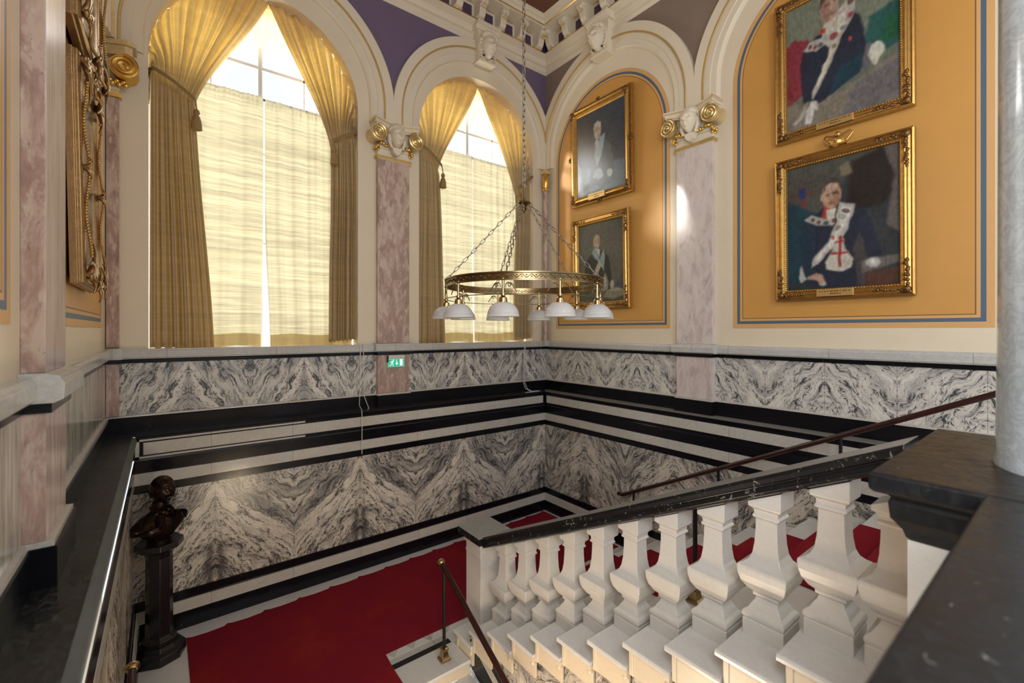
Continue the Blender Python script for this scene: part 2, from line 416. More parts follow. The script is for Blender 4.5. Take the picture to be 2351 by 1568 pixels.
def arch_path(c, hw, zc, zb, n=NSEG):
    """stilted arch outline, from one foot over the crown to the other foot"""
    P = [(c - hw, zb), (c - hw, lerp(zb, zc, .5))]
    P += [(c - hw * math.cos(PI * i / n), zc + hw * math.sin(PI * i / n)) for i in range(n + 1)]
    P += [(c + hw, lerp(zb, zc, .5)), (c + hw, zb)]
    return P
def bay(mb, mp, c, cl, top, hole=None, mi_plate=0, mi_span=1, R=1.50, zb=2.1, deep=.52):
    R = cl - .02 if cl < 1.6 else 1.575
    out = arch_path(c, R, ZC_ARCH, zb)
    outc = [(max(c - cl, min(c + cl, a)), z) for a, z in out]
    if hole:
        hw, zc, zh, hd = hole; hc = c + hd; inn = arch_path(hc, hw, zc, zh)
        mb.quad_strip([mp(a, 0, z) for a, z in outc], [mp(a, 0, z) for a, z in inn], mi_plate)
        mb.quad_strip([mp(a, 0, z) for a, z in inn], [mp(a, deep, z) for a, z in inn], mi_plate)
        mb.poly([mp(c - cl, 0, zb), mp(c + cl, 0, zb), mp(hc + hw, 0, zh), mp(hc - hw, 0, zh)], mi_plate)
        mb.poly([mp(hc - hw, 0, zh), mp(hc + hw, 0, zh), mp(hc + hw, deep, zh), mp(hc - hw, deep, zh)], mi_plate)
    else:
        mb.poly([mp(a, 0, z) for a, z in outc], mi_plate)
    up = [(max(c - cl, min(c + cl, c - R * math.cos(PI * i / NSEG))), ZC_ARCH + R * math.sin(PI * i / NSEG)) for i in range(NSEG + 1)]
    mb.quad_strip([mp(a, 0, z) for a, z in up], [mp(a, 0, top) for a, z in up], mi_span)
    if cl > R:
        for s in (-1, 1):
            mb.poly([mp(c + s * R, 0, zb), mp(c + s * cl, 0, zb), mp(c + s * cl, 0, ZC_ARCH), mp(c + s * R, 0, ZC_ARCH)], mi_plate)
            mb.poly([mp(c + s * R, 0, ZC_ARCH), mp(c + s * cl, 0, ZC_ARCH), mp(c + s * cl, 0, top), mp(c + s * R, 0, top)], mi_span)
def archivolt(name, mp, c, cl0, cl1, zs=Z_CAP):
    mb = MB(); P = []
    th = [i * PI / NSEG for i in range(NSEG + 1)]
    rows = []
    for r, p in ARCH_PROF:
        row = [(c - r, zs)] + [(c - r * math.cos(t), ZC_ARCH + r * math.sin(t)) for t in th] + [(c + r, zs)]
        rows.append([mp(max(c - cl0, min(c + cl1, a)), -p, z) for a, z in row])
    for i in range(len(rows) - 1):
        mb.quad_strip(rows[i], rows[i + 1], 1 if i in (2, 3, 4) else 0)
    for e in (0, -1): mb.poly([r[e] for r in rows] if e else [r[e] for r in rows][::-1], 0)
    return struct(mb.build(name, [M['cream2'], M['gold_line']], smooth='auto'))

W1, W2 = -4.44, -1.25         # window bays
CLW = 1.595
HOLE = (1.155, 6.36, 3.0)
TOPZ = 8.85
wa = MB()
bay(wa, A_, W1, CLW, TOPZ, HOLE + (-.065,))
bay(wa, A_, W2, CLW, TOPZ, HOLE + (0,))
for a0, a1 in ((XL - .3, W1 - CLW), (W2 + CLW, XR + .3)):
    wa.poly([A_(a0, 0, -2), A_(a1, 0, -2), A_(a1, 0, TOPZ), A_(a0, 0, TOPZ)], 0)
wall_back = struct(wa.build('wall_back', [M['cream'], M['purple']]))
wb = MB(); B1, B2, B3 = -1.25, -4.42, -7.59
for c, cl in ((B1, CLW), (B2, 1.575), (B3, CLW)): bay(wb, B_, c, cl, TOPZ, None)
wb.poly([B_(.3, 0, -2), B_(B1 + CLW, 0, -2), B_(B1 + CLW, 0, TOPZ), B_(.3, 0, TOPZ)], 0)
wall_right = struct(wb.build('wall_right', [M['cream'], M['plum_warm_lit']]))
wc = MB(); C1, C2 = -1.42, -4.72
for c, cl in ((C1, 1.69), (C2, 1.61), (C2 - 3.3, 1.69)): bay(wc, C_, c, cl, TOPZ, None)
wall_left = struct(wc.build('wall_left', [M['cream'], M['plum_warm_lit']]))
k = 1
for mp, c in ((A_, W1), (A_, W2), (B_, B1), (B_, B2), (C_, C1), (C_, C2)):
    archivolt('trim_%d' % k, mp, c, CLW, 1.575 if c == B2 and mp is B_ else CLW); k += 1

# painted ochre panels with their lines, on the blank bays
def panel(name, mp, c, hw, zc, zb, parent):
    mb = MB()
    offs = [0, .052, .088, .115, .124]
    paths = [arch_path(c, hw - o, zc, zb + o, 56) for o in offs]
    mats = [M['peach'], M['bluegrey'], M['peach'], M['brownline'], M['orange']]
    d = -.004
    for i in range(4):
        A, B = paths[i], paths[i + 1]
        mb.quad_strip([mp(a, d, z) for a, z in A], [mp(a, d, z) for a, z in B], i)
        mb.poly([mp(A[0][0], d, A[0][1]), mp(A[-1][0], d, A[-1][1]), mp(B[-1][0], d, B[-1][1]), mp(B[0][0], d, B[0][1])], i)
    mb.poly([mp(a, d, z) for a, z in paths[4]], 4)
    return mb.build(name, mats, parent)
panel('painted_panel', B_, -1.245, 1.185, 6.275, 3.285, wall_right)
panel('painted_panel', B_, -4.48, 1.145, 6.36, 3.285, wall_right)
panel('painted_panel', C_, C1, 1.20, 6.30, 3.285, wall_left)
panel('painted_panel', C_, C2, 1.20, 6.30, 3.285, wall_left)

# ---------------------------------------------------------------- windows behind the curtains
def window(name, c):
    hw, zc, zb = HOLE
    y = .45
    fr = MB()
    P = arch_path(c, hw, zc, zb, 40); Q = arch_path(c, hw - .06, zc, zb + .06, 40)
    fr.quad_strip([A_(a, y, z) for a, z in P], [A_(a, y, z) for a, z in Q], 0)
    fr.quad_strip([A_(a, y, z) for a, z in Q], [A_(a, y + .05, z) for a, z in Q], 0)
    fr.box(c - .025, c + .025, YB + y, YB + y + .05, zb, zc + hw - .02)
    for zz in (4.4, 5.6, 6.75): fr.box(c - hw + .03, c + hw - .03, YB + y + .01, YB + y + .045, zz, zz + .04)
    for s in (-.55, .55): fr.box(c + s - .008, c + s + .008, YB + y + .01, YB + y + .03, zb, zc + hw * .86)
    f = struct(fr.build(name, M['wood_frame']))
    g = MB(); R = arch_path(c, hw - .03, zc, zb + .03, 40); g.poly([A_(a, y + .03, z) for a, z in R]); g.build('pane', M['glass'], f)
    return f
window('window_1', W1 - .065); window('window_2', W2)

# ---------------------------------------------------------------- mouldings running round the room
def rect_path(o, lower=False):
    x0, x1, y1 = (LX0, LX1, LY) if lower else (XL, XR, YB)
    return [(x0 + o, YF), (x0 + o, y1 - o), (x1 - o, y1 - o), (x1 - o, YF)]
def sweep(name, prof, mats, mi=None, lower=False, legs=(0, 1, 2), parent=None, y_end=None):
    mb = MB()
    for i in range(len(prof) - 1):
        (o0, z0), (o1, z1) = prof[i], prof[i + 1]
        A, B = rect_path(o0, lower), rect_path(o1, lower)
        if y_end is not None:
            A[0] = (A[0][0], y_end[0]); B[0] = (B[0][0], y_end[0]); A[3] = (A[3][0], y_end[1]); B[3] = (B[3][0], y_end[1])
        for l in legs:
            mb.poly([(A[l][0], A[l][1], z0), (A[l + 1][0], A[l + 1][1], z0), (B[l + 1][0], B[l + 1][1], z1), (B[l][0], B[l][1], z1)], mi[i] if mi else 0)
    o = mb.build(name, mats, parent)
    return struct(o)
def trim(prof, mats, **kw):
    global k
    o = sweep('trim_%d' % k, prof, mats, **kw); k += 1; return o

# upper wainscot
trim([(.004, 2.30), (.004, 2.905)], M['dado'], legs=(1, 2))
trim([(.004, 2.30), (.004, 2.905)], M['streak'], legs=(0,))
trim([(0, 2.90), (.016, 2.903), (.018, 2.94), (.03, 2.948)], M['black'])
bevel(fixn(trim([(.03, 2.946), (.045, 2.95), (.045, 2.957), (.058, 2.962), (.062, 3.03), (.05, 3.045), (.05, 3.057), (0, 3.06)], M['cap'])), .003)
trim([(.035, 2.13), (.035, 2.312), (.028, 2.322)], M['black'])
trim([(.028, 2.322), (.024, 2.338), (0, 2.346)], M['band'])
# ledge: scuffed black slab carried by the lower wall
trim([(0, 2.142), (.232, 2.142), (.246, 2.139), (.252, 2.13), (.252, 2.118), (.24, 2.110), (.22, 2.110)], [M['ledge'], M['black']], mi=[0, 0, 1, 1, 1, 1], y_end=(-5.93, -5.52), legs=(1,))
trim([(0, 2.142), (.232, 2.142), (.246, 2.139), (.252, 2.13), (.252, 2.118), (.24, 2.110), (.22, 2.110)], [M['ledge_sheen'], M['black']], mi=[0, 0, 1, 1, 1, 1], y_end=(-5.93, -5.52), legs=(2,))
trim([(0, 2.142), (.225, 2.142)], M['ledge'], y_end=(-5.93, -5.52), legs=(0,))
trim([(.225, 2.142), (.232, 2.1405), (.250, 2.133), (.262, 2.117), (.265, 2.10), (.258, 2.085), (.24, 2.078), (.22, 2.078)], M['nosing'], y_end=(-5.93, -5.52), legs=(0,))  # paler strip standing in for the lit arris of the black ledge
# lower wall
YE = (-5.93, -5.52)
lw = lambda prof, m, **kw: trim(prof, m, lower=True, y_end=YE, **kw)
lw([(0, 2.12), (.002, 1.89)], M['black'])
lw([(.012, 1.90), (.016, 1.885), (.016, 1.755), (.006, 1.749)], M['black'])
lw([(.006, 1.752), (.016, 1.748), (.016, 1.626), (.006, 1.62)], M['band'])
lw([(.004, 1.624), (.004, 1.535)], M['black'])
lw([(0, 1.54), (0, .388)], M['book'])
lw([(0, .395), (.02, .392), (.02, .306), (.03, .30)], M['black'])
lw([(.03, .302), (.045, .298), (.045, .185), (.05, .178)], M['band'])
bb = lw([(.05, .18), (.065, .174), (.065, -.02)], M['black']); bb.name = 'baseboard_back'
# pale panels let into the black frieze below the ledge
def frieze(mb, x0, x1, mp, z0=1.94, z1=2.07):
    mb.poly([mp(x0, z0), mp(x1, z0), mp(x1, z1), mp(x0, z1)])
mb = MB()
frieze(mb, -5.695, -.05, lambda a, z: (a, -.006, z))
frieze(mb, -5.62, -.05, lambda a, z: (-.006, a, z))
frieze(mb, -6.5, -.08, lambda a, z: (LX0 + .006, a, z))
struct(mb.build('trim_%d' % k, M['band'])); k += 1
mb = MB()   # pale strips added as the sheen along the polished black frieze border
for (x0, x1, z0, z1) in ((-5.762, -4.1, 2.085, 2.105), (-5.762, -4.1, 1.906, 1.926), (-5.762, -5.728, 1.906, 2.105)):
    mb.box(x0, x1, -.008, .01, z0, z1)
struct(mb.build('trim_%d' % k, M['band'])); k += 1

# ---------------------------------------------------------------- cornice and ceiling
CZ = 8.14
def cz(l): return [(o, z) for o, z in l]
trim([(0, 8.10), (.035, 8.14), (.035, 8.20), (.075, 8.215), (.09, 8.25), (.09, 8.30), (.15, 8.33), (.20, 8.352), (.20, 8.372), (.10, 8.376)], [M['cream2'], M['gold']], mi=[0, 0, 0, 0, 0, 0, 0, 1, 0])
trim([(.10, 8.37), (.10, 8.70)], M['cream2'])
trim([(.10, 8.655), (.385, 8.665), (.385, 8.695), (.40, 8.705), (.415, 8.75), (.455, 8.765), (.47, 8.785), (.505, 8.80)], [M['cream2'], M['gold']], mi=[0, 0, 1, 0, 0, 0, 0])
struct(MB().box(XL - .3, XR + .3, YF, YB + .3, 8.80, 9.0).build('ceiling', M['ceil']))

# plum panels between the brackets and the brackets themselves
def bracket_proto():
    t = thing('cornice_bracket', 'scrolled plaster bracket', 'bracket', (0, 0, 0))
    pr = [(0, 8.655), (.24, 8.655), (.268, 8.625), (.265, 8.585), (.245, 8.565), (.215, 8.56), (.20, 8.535), (.185, 8.49), (.175, 8.44), (.15, 8.405), (.115, 8.39), (.09, 8.36), (.045, 8.352), (0, 8.375)]
    b = MB(); b.prism([(o, z) for o, z in pr], 'x', -.06, .06)
    body = b.build('scroll_body', M['cream2'], t); bevel(fixn(body), .006)
    for (o, z, r) in ((.222, 8.606, .042), (.10, 8.395, .03)):
        for s in (-1, 1):
            g = MB().lathe([(.001, .012), (r * .35, .012), (r * .55, .004), (r * .75, .012), (r, .004)], (s * .06, o, z), 14, 0, Matrix.Rotation(s * PI / 2, 3, 'Y'), caps=False)
            g.build('volute_disc', M['cream2'], t, smooth='auto')
    lf = MB()
    for i in range(6):
        u = i / 5
        lf.ball((0, .25 - .15 * u - .02 * math.sin(u * PI), 8.575 - .19 * u + .004), .022 - .006 * abs(u - .4), 7, 0, (1.5, .9, 1.1))
    for s in (-1, 1):
        lf.ball((s * .03, .215, 8.525), .018, 6); lf.ball((s * .035, .11, 8.38), .02, 6)
    lf.build('leaf', M['gold_cream'], t, smooth=True)
    ab = MB().box(-.075, .075, 0, .275, 8.648, 8.664); ab.build('abacus', M['cream2'], t)
    return t
M['gold_cream'] = plain('part_gilt_plaster', (.72, .56, .30), .4, .35, .3, 25)
bp = bracket_proto()
first = True
nA, nB = 0, 0
def ordn(i): return ['first', 'second', 'third', 'fourth', 'fifth', 'sixth', 'seventh', 'eighth', 'ninth', 'tenth', 'eleventh', 'twelfth', 'thirteenth', 'fourteenth'][i]
STEP = .425
for i in range(14):      # window wall, counting from the corner
    x = XR - .10 - .26 - i * STEP
    lab = 'scrolled cornice bracket on the window wall, %s from the room corner' % ordn(i)
    if i == 0:
        bp.location = (x, YB - .10, 0); bp.rotation_euler = (0, 0, PI); bp['label'] = lab; bp['group'] = 'scrolled brackets under the cornice'
    else: dup(bp, (x, YB - .10, 0), lab)
for i in range(12):      # portrait wall
    dup(bp, (XR - .10, YB - .10 - .26 - i * STEP, 0), 'scrolled cornice bracket on the portrait wall, %s from the room corner' % ordn(i), PI / 2)
mb = MB()
for i in range(13):
    x = XR - .10 - .26 - (i + .5) * STEP
    mb.box(x - .11, x + .11, YB - .107, YB - .09, 8.405, 8.615); 
for i in range(11):
    y = YB - .10 - .26 - (i + .5) * STEP
    mb.box(XR - .107, XR - .09, y - .11, y + .11, 8.405, 8.615)
mb.box(XR - .33, XR - .1, YB - .107, YB - .09, 8.385, 8.64); mb.box(XR - .107, XR - .09, YB - .33, YB - .1, 8.385, 8.64)
struct(mb.build('trim_%d' % k, M['purple_deep'] if 'purple_deep' in M else M['purple'])); k += 1
mb = MB()    # little egg swags over the plum panels
for i in range(13):
    x = XR - .10 - .26 - (i + .5) * STEP
    for j in range(5): mb.ball((x - .08 + j * .04, YB - .17, 8.642), .02, 6, 0, (.8, .8, .8))
for i in range(11):
    y = YB - .10 - .26 - (i + .5) * STEP
    for j in range(5): mb.ball((XR - .17, y - .08 + j * .04, 8.642), .02, 6, 0, (.8, .8, .8))
struct(mb.build('trim_%d' % k, M['gold_cream'], smooth=True)); k += 1

# ---------------------------------------------------------------- floors
fl = struct(MB().box(LX0 - .3, LX1 + .3, -2.045, LY + .3, -.12, 0).build('floor', M['tread']))
inl = MB()
inl.box(-3.775, -3.15, -1.905, -1.80, -.02, .0035, 0)
inl.box(-3.775, -3.15, -1.975, -1.905, -.02, .004, 1)
inl.box(-3.775, -3.15, -2.04, -1.975, -.02, .0045, 2)
for j in range(4):
    x = -3.76 + j * .2
    inl.poly([(x, -1.805, .0045), (x + .12, -1.805, .0045), (x + .05, -1.90, .0045)], 1)
inl.build('inlaid_border', [M['tread'], M['cap'], M['granite']], fl)
px1_ = -2.40
struct(MB().box(XL - .3, XR + .3, YF, -5.90, 1.70, Z_GAL).box(px1_, XR + .3, -5.91, -5.71, 1.70, Z_GAL).build('floor.001', M['cap']))
struct(MB().box(XL - .3, XR + .3, YF, -2.0, -2.0, -1.9).build('floor.002', M['cap']))
struct(MB().box(XL - .3, -3.3, -6.02, -5.92, -1.95, 1.70).build('wall_front', M['book']))
# ================================================================ faces, capitals, pilasters
def head_mb(nu=104, nv=76):
    """a face, unit-ish: x right, y forward, z up, about 1.0 high (chin -.5, crown .5)"""
    g = lambda x, c, w: math.exp(-((x - c) / w) ** 2)
    mb = MB(); rows = []
    for i in range(nv + 1):
        t = PI * i / nv; row = []
        for j in range(nu):
            a = 2 * PI * j / nu
            x, y, z = math.sin(t) * math.cos(a), math.sin(t) * math.sin(a), -math.cos(t)
            jaw = 1 - .30 * sstep(0.05, -.95, z)
            X, Y, Z = x * .345 * jaw, y * (.42 - .05 * sstep(0, -1, z)), z * .5
            if y > 0:
                w = sstep(0, .5, y)
                d = 0
                d += .17 * g(x, 0, .115) * (sstep(.34, -.14, z) - sstep(-.14, -.22, z)) * w      # nose
                d += .04 * g(x, 0, .24) * g(z, -.16, .06) * w
                for s in (-1, 1):
                    d -= .095 * g(x, s * .34, .19) * g(z, .14, .12) * w                            # eye socket
                    d += .05 * g(x, s * .35, .13) * g(z, .12, .055) * w                            # eye
                    d += .045 * g(x, s * .34, .26) * g(z, .31, .07) * w                            # brow
                    d += .03 * g(x, s * .48, .24) * g(z, -.14, .2) * w                              # cheek
                    d -= .025 * g(x, s * .30, .14) * g(z, -.42, .15) * w
                d += .06 * g(x, 0, .20) * g(z, -.385, .045) * w + .065 * g(x, 0, .17) * g(z, -.52, .05) * w   # lips
                d -= .05 * g(x, 0, .22) * g(z, -.455, .028) * w
                d -= .03 * g(x, 0, .2) * g(z, -.63, .05) * w
                d += .06 * g(x, 0, .25) * g(z, -.82, .15) * w                                      # chin
                Y += d
            row.append((X, Y, Z))
        rows.append(row)
    mb.grid(rows[1:-1], 0, closeu=True); mb.poly(rows[1][::-1]); mb.poly(rows[-2])
    return mb
def hair_mb(down=.55, wave=.03, strands=15, grow=1.16):
    mb = MB(); rows = []; nv, nu = 22, 72
    for i in range(nv + 1):
        t = lerp(.02, PI * .92, i / nv); row = []
        for j in range(nu):
            a = 2 * PI * j / nu
            x, y, z = math.sin(t) * math.cos(a), math.sin(t) * math.sin(a), math.cos(t)
            r = grow + wave * math.cos(a * strands) * math.sin(t)
            X, Y, Z = x * .36 * r, y * .40 * r, z * .52 * r
            front = sstep(.25, .75, y) * sstep(.45, .25, z)
            Y -= front * .36 * 1.0
            if z < 0: X *= 1 + .10 * (-z); Z = max(Z, -down)
            row.append((X, Y - .04, Z))
        rows.append(row)
    mb.grid(rows, 0, closeu=True); mb.poly(rows[0]); mb.poly(rows[-1][::-1]); return mb
FACE, HAIR = head_mb(), hair_mb()

def capital(t, w, zb, zt, full=(True, True), mask=True):
    """Ionic-like capital with angle volutes; local x along the wall, -y into the room; zb..zt"""
    h = zt - zb; hw = w / 2
    nk = MB()
    for (o, z0, z1) in ((.012, 0, .035), (.028, .035, .055), (.006, .055, .15)):
        nk.box(-hw - o, hw + o, -.075 - o, .0, zb + z0, zb + z1, 0)
    bevel(nk.build('necking', M['cream2'], t), .004)
    gl = MB()
    for zz in (.016, .045): gl.box(-hw - .03, hw + .03, -.108, 0, zb + zz - .007, zb + zz + .006)
    gl.build('gilt_fillet', M['gold'], t)
    bell = MB().box(-hw + .02, hw - .02, -.10, 0, zb + .15, zt - .10); bell.build('bell', M['cream2'], t)
    # garland of gilt fruit
    ga = MB()
    for i in range(13):
        u = i / 12 * 2 - 1
        ga.ball((u * (hw - .03), -.125, zb + .185 + .03 * u * u + .008 * math.sin(i * 2.4)), .026 + .007 * math.sin(i * 1.7), 7)
    for s in (-1, 1):
        for q in range(6): ga.ball((s * (hw + .015 + .02 * math.sin(q * 2)), -.09 + .02 * q - .03, zb + .17 - .022 * (q % 3)), .024, 6)
    ga.build('garland', M['gold'], t, smooth=True)
    # abacus: corners pulled forward, centre hollowed
    pl = []
    for i in range(17):
        u = i / 16 * 2 - 1
        pl.append((u * (hw + .10), -.13 - .12 * abs(u) ** 1.6))
    outline = pl + [(hw + .10, 0), (-hw - .10, 0)]
    ab = MB()
    for (z0, z1, o) in ((zt - .05, zt, 1.0), (zt - .085, zt - .05, .955), (zt - .12, zt - .085, .92)):
        ab.prism([(x * o, y * o) for x, y in outline], 'z', z0, z1)
    bevel(ab.build('abacus', M['cream2'], t), .004)
    ag = MB(); ag.prism([(x * 1.012, y * 1.02) for x, y in outline], 'z', zt - .042, zt - .018); ag.build('gilt_edge', M['gold_cream'], t)
    for s in (-1, 1):
        # volute: spiral band wound on a drum whose axis runs front to back
        v = MB(); cx, cz_ = s * (hw + .045), zt - .12 - .105; R0 = .115
        N = 56; band = []
        for i in range(N + 1):
            a = i / N * 2.35 * 2 * PI; r = R0 * (1 - .80 * i / N)
            band.append((cx - s * r * math.sin(-a + PI), cz_ + r * math.cos(a)))
        for yy, rr in ((-.235, .017),):
            v.tube([(p[0], yy, p[1]) for p in band], rr, 6, 0)
        v.lathe([(.02, -.225), (R0 * .98, -.225), (R0 * .98, -.19), (R0 * .72, -.11), (R0 * .95, .0)], (cx, 0, cz_), 28, 1, Matrix.Rotation(-PI / 2, 3, 'X') @ Matrix.Scale(-1, 3, Vector((0, 0, 1))) if False else Matrix(((1, 0, 0), (0, 0, 1), (0, 1, 0))), caps=True)
        v.ball((cx, -.235, cz_), .022, 8, 0)
        v.build('volute', [M['gold_pale'], M['gold_cream']], t, smooth='auto')
        # sweep of the volute toward the middle
        c = MB(); c.tube([(s * lerp(.06, hw + .045, u), -.13 - .10 * u ** 2, cz_ + R0 * (1 + .0 * u) - .01 * (1 - u)) for u in [q / 10 for q in range(11)]], .018, 6); c.build('channel_bead', M['gold_cream'], t, smooth=True)
    if mask:
        mk = MB(); S = h * .60
        mk.add(FACE, Matrix.Translation((0, -.19, zb + h * .60)) @ Matrix.Rotation(PI, 4, 'Z') @ Matrix.Scale(S, 4))
        f = mk.build('mask', M['cream2'], t, smooth=True)
        hh = MB(); hh.add(HAIR, Matrix.Translation((0, -.17, zb + h * .615)) @ Matrix.Rotation(PI, 4, 'Z') @ Matrix.Scale(S * 1.0, 4))
        for s in (-1, 1):
            hh.tube([(s * .11, -.18, zb + h * .62), (s * .115, -.19, zb + h * .45), (s * .085, -.2, zb + h * .28)], [.03, .028, .015], 8)
        hh.build('head_cloth', M['cream2'], f, smooth=True)
        bd = MB(); bd.prism([(-.075, zb + h * .30), (.075, zb + h * .30), (.05, zb + h * .17), (0, zb + h * .10), (-.05, zb + h * .17)], 'y', -.20, -.12); bevel(bd.build('pendant', M['cream2'], f), .01)

def pilaster(label, loc, rotz, w, shaft_mat, dado_mat, mask=True, zt=6.28, side=None, shaft_bot=3.075):
    t = thing('marble_pilaster', label, 'pilaster', loc, rotz)
    hw = w / 2; p = .078
    b = MB(); b.box(-hw, hw, -p, .0, shaft_bot, 5.74)
    if side:
        o = MB(); 
        b = MB(); b.box(-hw, hw, -p, 0, shaft_bot, 5.74); b.m = [0 if q != 2 else 1 for q in range(6)]
    sh = b.build('shaft', [side or shaft_mat, shaft_mat], t); bevel(sh, .004)
    d = MB().box(-hw, hw, -p, 0, 2.345, 2.905); d.m = [0 if q != 2 else 1 for q in range(6)]
    d.build('dado_block', [side or dado_mat, dado_mat], t)
    MB().box(-hw - .012, hw + .012, -p - .02, 0, 2.90, 2.948).build('black_band', M['black'], t)
    cp = MB(); cp.prism([(-p - .03, 2.946), (-p - .062, 2.962), (-p - .066, 3.03), (-p - .052, 3.05), (-p - .052, 3.062), (-p + .0, shaft_bot), (.0, shaft_bot), (0, 2.946)], 'x', -hw - .05, hw + .05)
    bevel(fixn(cp.build('cap_block', M['cap'], t)), .003)
    MB().box(-hw - .02, hw + .02, -p - .038, 0, 2.13, 2.32).build('plinth', M['black'], t)
    MB().box(-hw - .012, hw + .012, -p - .028, 0, 2.32, 2.344).build('bead', M['band'], t)
    capital(t, w, 5.735, zt, mask=mask)
    return t
pilaster('mottled pink marble pilaster between the two arched windows', (-2.845, YB, 0), 0, .485, M['pink'], M['pink'])
pilaster('pale lilac-pink marble pilaster between the two painted ochre wall panels', (XR, -2.84, 0), -PI / 2, .52, M['pink_pale'], M['pink_pale'])
pilaster('tall pink marble pilaster with streaked lilac face on the near wall beside the gilt frames', (XL, -3.10, 0), PI / 2, .50, M['streak_pink'], M['streak_pink'], mask=True, side=M['pink'])
# narrow ones in the corners
t = thing('marble_pilaster', 'narrow brown-pink marble pilaster in the corner behind the gilt frames', 'pilaster', (-5.953, YB - .002, 0))
bevel(MB().box(-.05, .055, -.05, 0, 3.075, 5.72).build('shaft', M['pink'], t), .004)
MB().box(-.05, .055, -.045, 0, 2.345, 2.905).build('dado_block', M['pink'], t)
MB().box(-.05, .062, -.066, 0, 2.90, 2.948).build('black_band', M['black'], t)
bevel(MB().box(-.05, .085, -.112, 0, 2.946, 3.065).build('cap_block', M['cap'], t), .004)
nk = MB()
nk.box(-.05, .075, -.075, 0, 5.72, 5.76); nk.box(-.05, .062, -.062, 0, 5.78, 5.80); nk.build('necking', M['gold'], t)
MB().box(-.05, .06, -.06, 0, 5.76, 6.2).build('bell', M['cream2'], t)
ab = MB()
ab.prism([(-.05, 0), (.20, 0), (.20, -.22), (.13, -.24), (-.05, -.16)], 'z', 6.22, 6.27); ab.prism([(-.05, 0), (.17, 0), (.17, -.19), (.11, -.21), (-.05, -.13)], 'z', 6.12, 6.22)
bevel(fixn(ab.build('abacus', M['gold_cream'], t)), .004)
v = MB(); R0 = .12
for sgn in (1,):
    band = [(.10 + R0 * (1 - .8 * i / 56) * math.sin(i / 56 * 2.35 * 2 * PI), 6.0 + R0 * (1 - .8 * i / 56) * math.cos(i / 56 * 2.35 * 2 * PI)) for i in range(57)]
    v.tube([(p[0], -.215, p[1]) for p in band], .017, 6)
    v.lathe([(.02, -.20), (R0, -.20), (R0, -.17), (R0 * .75, -.10), (R0, .0)], (.10, 0, 6.0), 28, 0, Matrix(((1, 0, 0), (0, 0, 1), (0, 1, 0))))
v.build('volute', M['gold'], t, smooth='auto')
gb = MB()
for q in range(9): gb.ball((-.03 + .018 * q, -.09 - .01 * (q % 3), 5.86 + .02 * math.sin(q * 2.1)), .028, 6)
gb.build('garland', M['gold'], t, smooth=True)

t = thing('corner_colonnette', 'slim pink marble colonnette with gilt urn-like capital in the room corner', 'colonnette', (.145, .145, 0))
MB().lathe([(.052, 3.06), (.05, 3.1), (.047, 5.86)], n=16).build('shaft', M['pink'], t, smooth='auto')
cpn = MB().lathe([(.05, 5.855), (.062, 5.87), (.062, 5.90), (.05, 5.915), (.06, 5.945), (.072, 6.0), (.074, 6.05), (.065, 6.10), (.055, 6.15), (.05, 6.19)], n=18)
for q in range(10):
    a = q * 2 * PI / 10
    for zz, rr in ((5.965, .064), (6.05, .070)): cpn.ball((rr * math.cos(a), rr * math.sin(a), zz), .012, 6)
cpn.build('capital', M['gold'], t, smooth='auto')
MB().box(-.07, .07, -.07, .07, 6.185, 6.25).build('abacus', M['gold_cream'], t)
bevel(MB().box(-.06, .06, -.06, .06, 2.962, 3.064).build('cap_block', M['cap'], t), .004)

def keystone(label, loc, rotz):
    t = thing('keystone_mask', label, 'keystone', loc, rotz)
    b = MB(); b.prism([(-.155, 7.74), (.155, 7.74), (.185, 8.26), (-.185, 8.26)], 'y', -.17, 0); bevel(b.build('block', M['cream2'], t), .01)
    c = MB(); c.prism([(0, 8.22), (-.20, 8.22), (-.24, 8.27), (-.27, 8.28), (-.27, 8.335), (0, 8.335)], 'x', -.235, .235); bevel(fixn(c.build('top_moulding', M['cream2'], t)), .006)
    f0 = MB(); f0.box(-.17, .17, -.20, 0, 7.71, 7.755); bevel(f0.build('foot', M['cream2'], t), .01)
    S = .40
    f = MB().add(FACE, Matrix.Translation((0, -.21, 7.97)) @ Matrix.Rotation(PI, 4, 'Z') @ Matrix.Rotation(-.12, 4, 'X') @ Matrix.Scale(S, 4)).build('face', M['cream2'], t, smooth=True)
    h = MB().add(hair_mb(.42, .05, 9, 1.2), Matrix.Translation((0, -.185, 7.985)) @ Matrix.Rotation(PI, 4, 'Z') @ Matrix.Scale(S, 4))
    for s in (-1, 1):
        for q in range(6): h.ball((s * (.13 + .015 * math.sin(q * 1.9)), -.2, 8.06 - q * .055), .034 - .003 * q, 7)
    for q in range(9):
        a = PI * q / 8; h.ball((.125 * math.cos(a), -.27 - .03 * math.sin(a), 8.10 + .05 * math.sin(a)), .034, 7)
    h.build('curls', M['cream2'], f, smooth=True)
    return t
keystone('plaster woman mask keystone over the arched window nearer the room corner', (W2, YB, 0), 0)
keystone('plaster woman mask keystone over the arch of the narrow ochre panel', (XR, B1, 0), -PI / 2)

# grey marble column on the gallery pedestal
t = thing('marble_column', 'thick polished grey-veined marble column standing on the black pedestal', 'column', (-2.98, -6.22, 2.76))
MB().lathe([(.315, 0), (.315, .02), (.308, .05), (.302, .5), (.298, 2.5), (.285, 5.5), (.283, 6.0)], n=64).build('shaft', M['column'], t, smooth='auto')
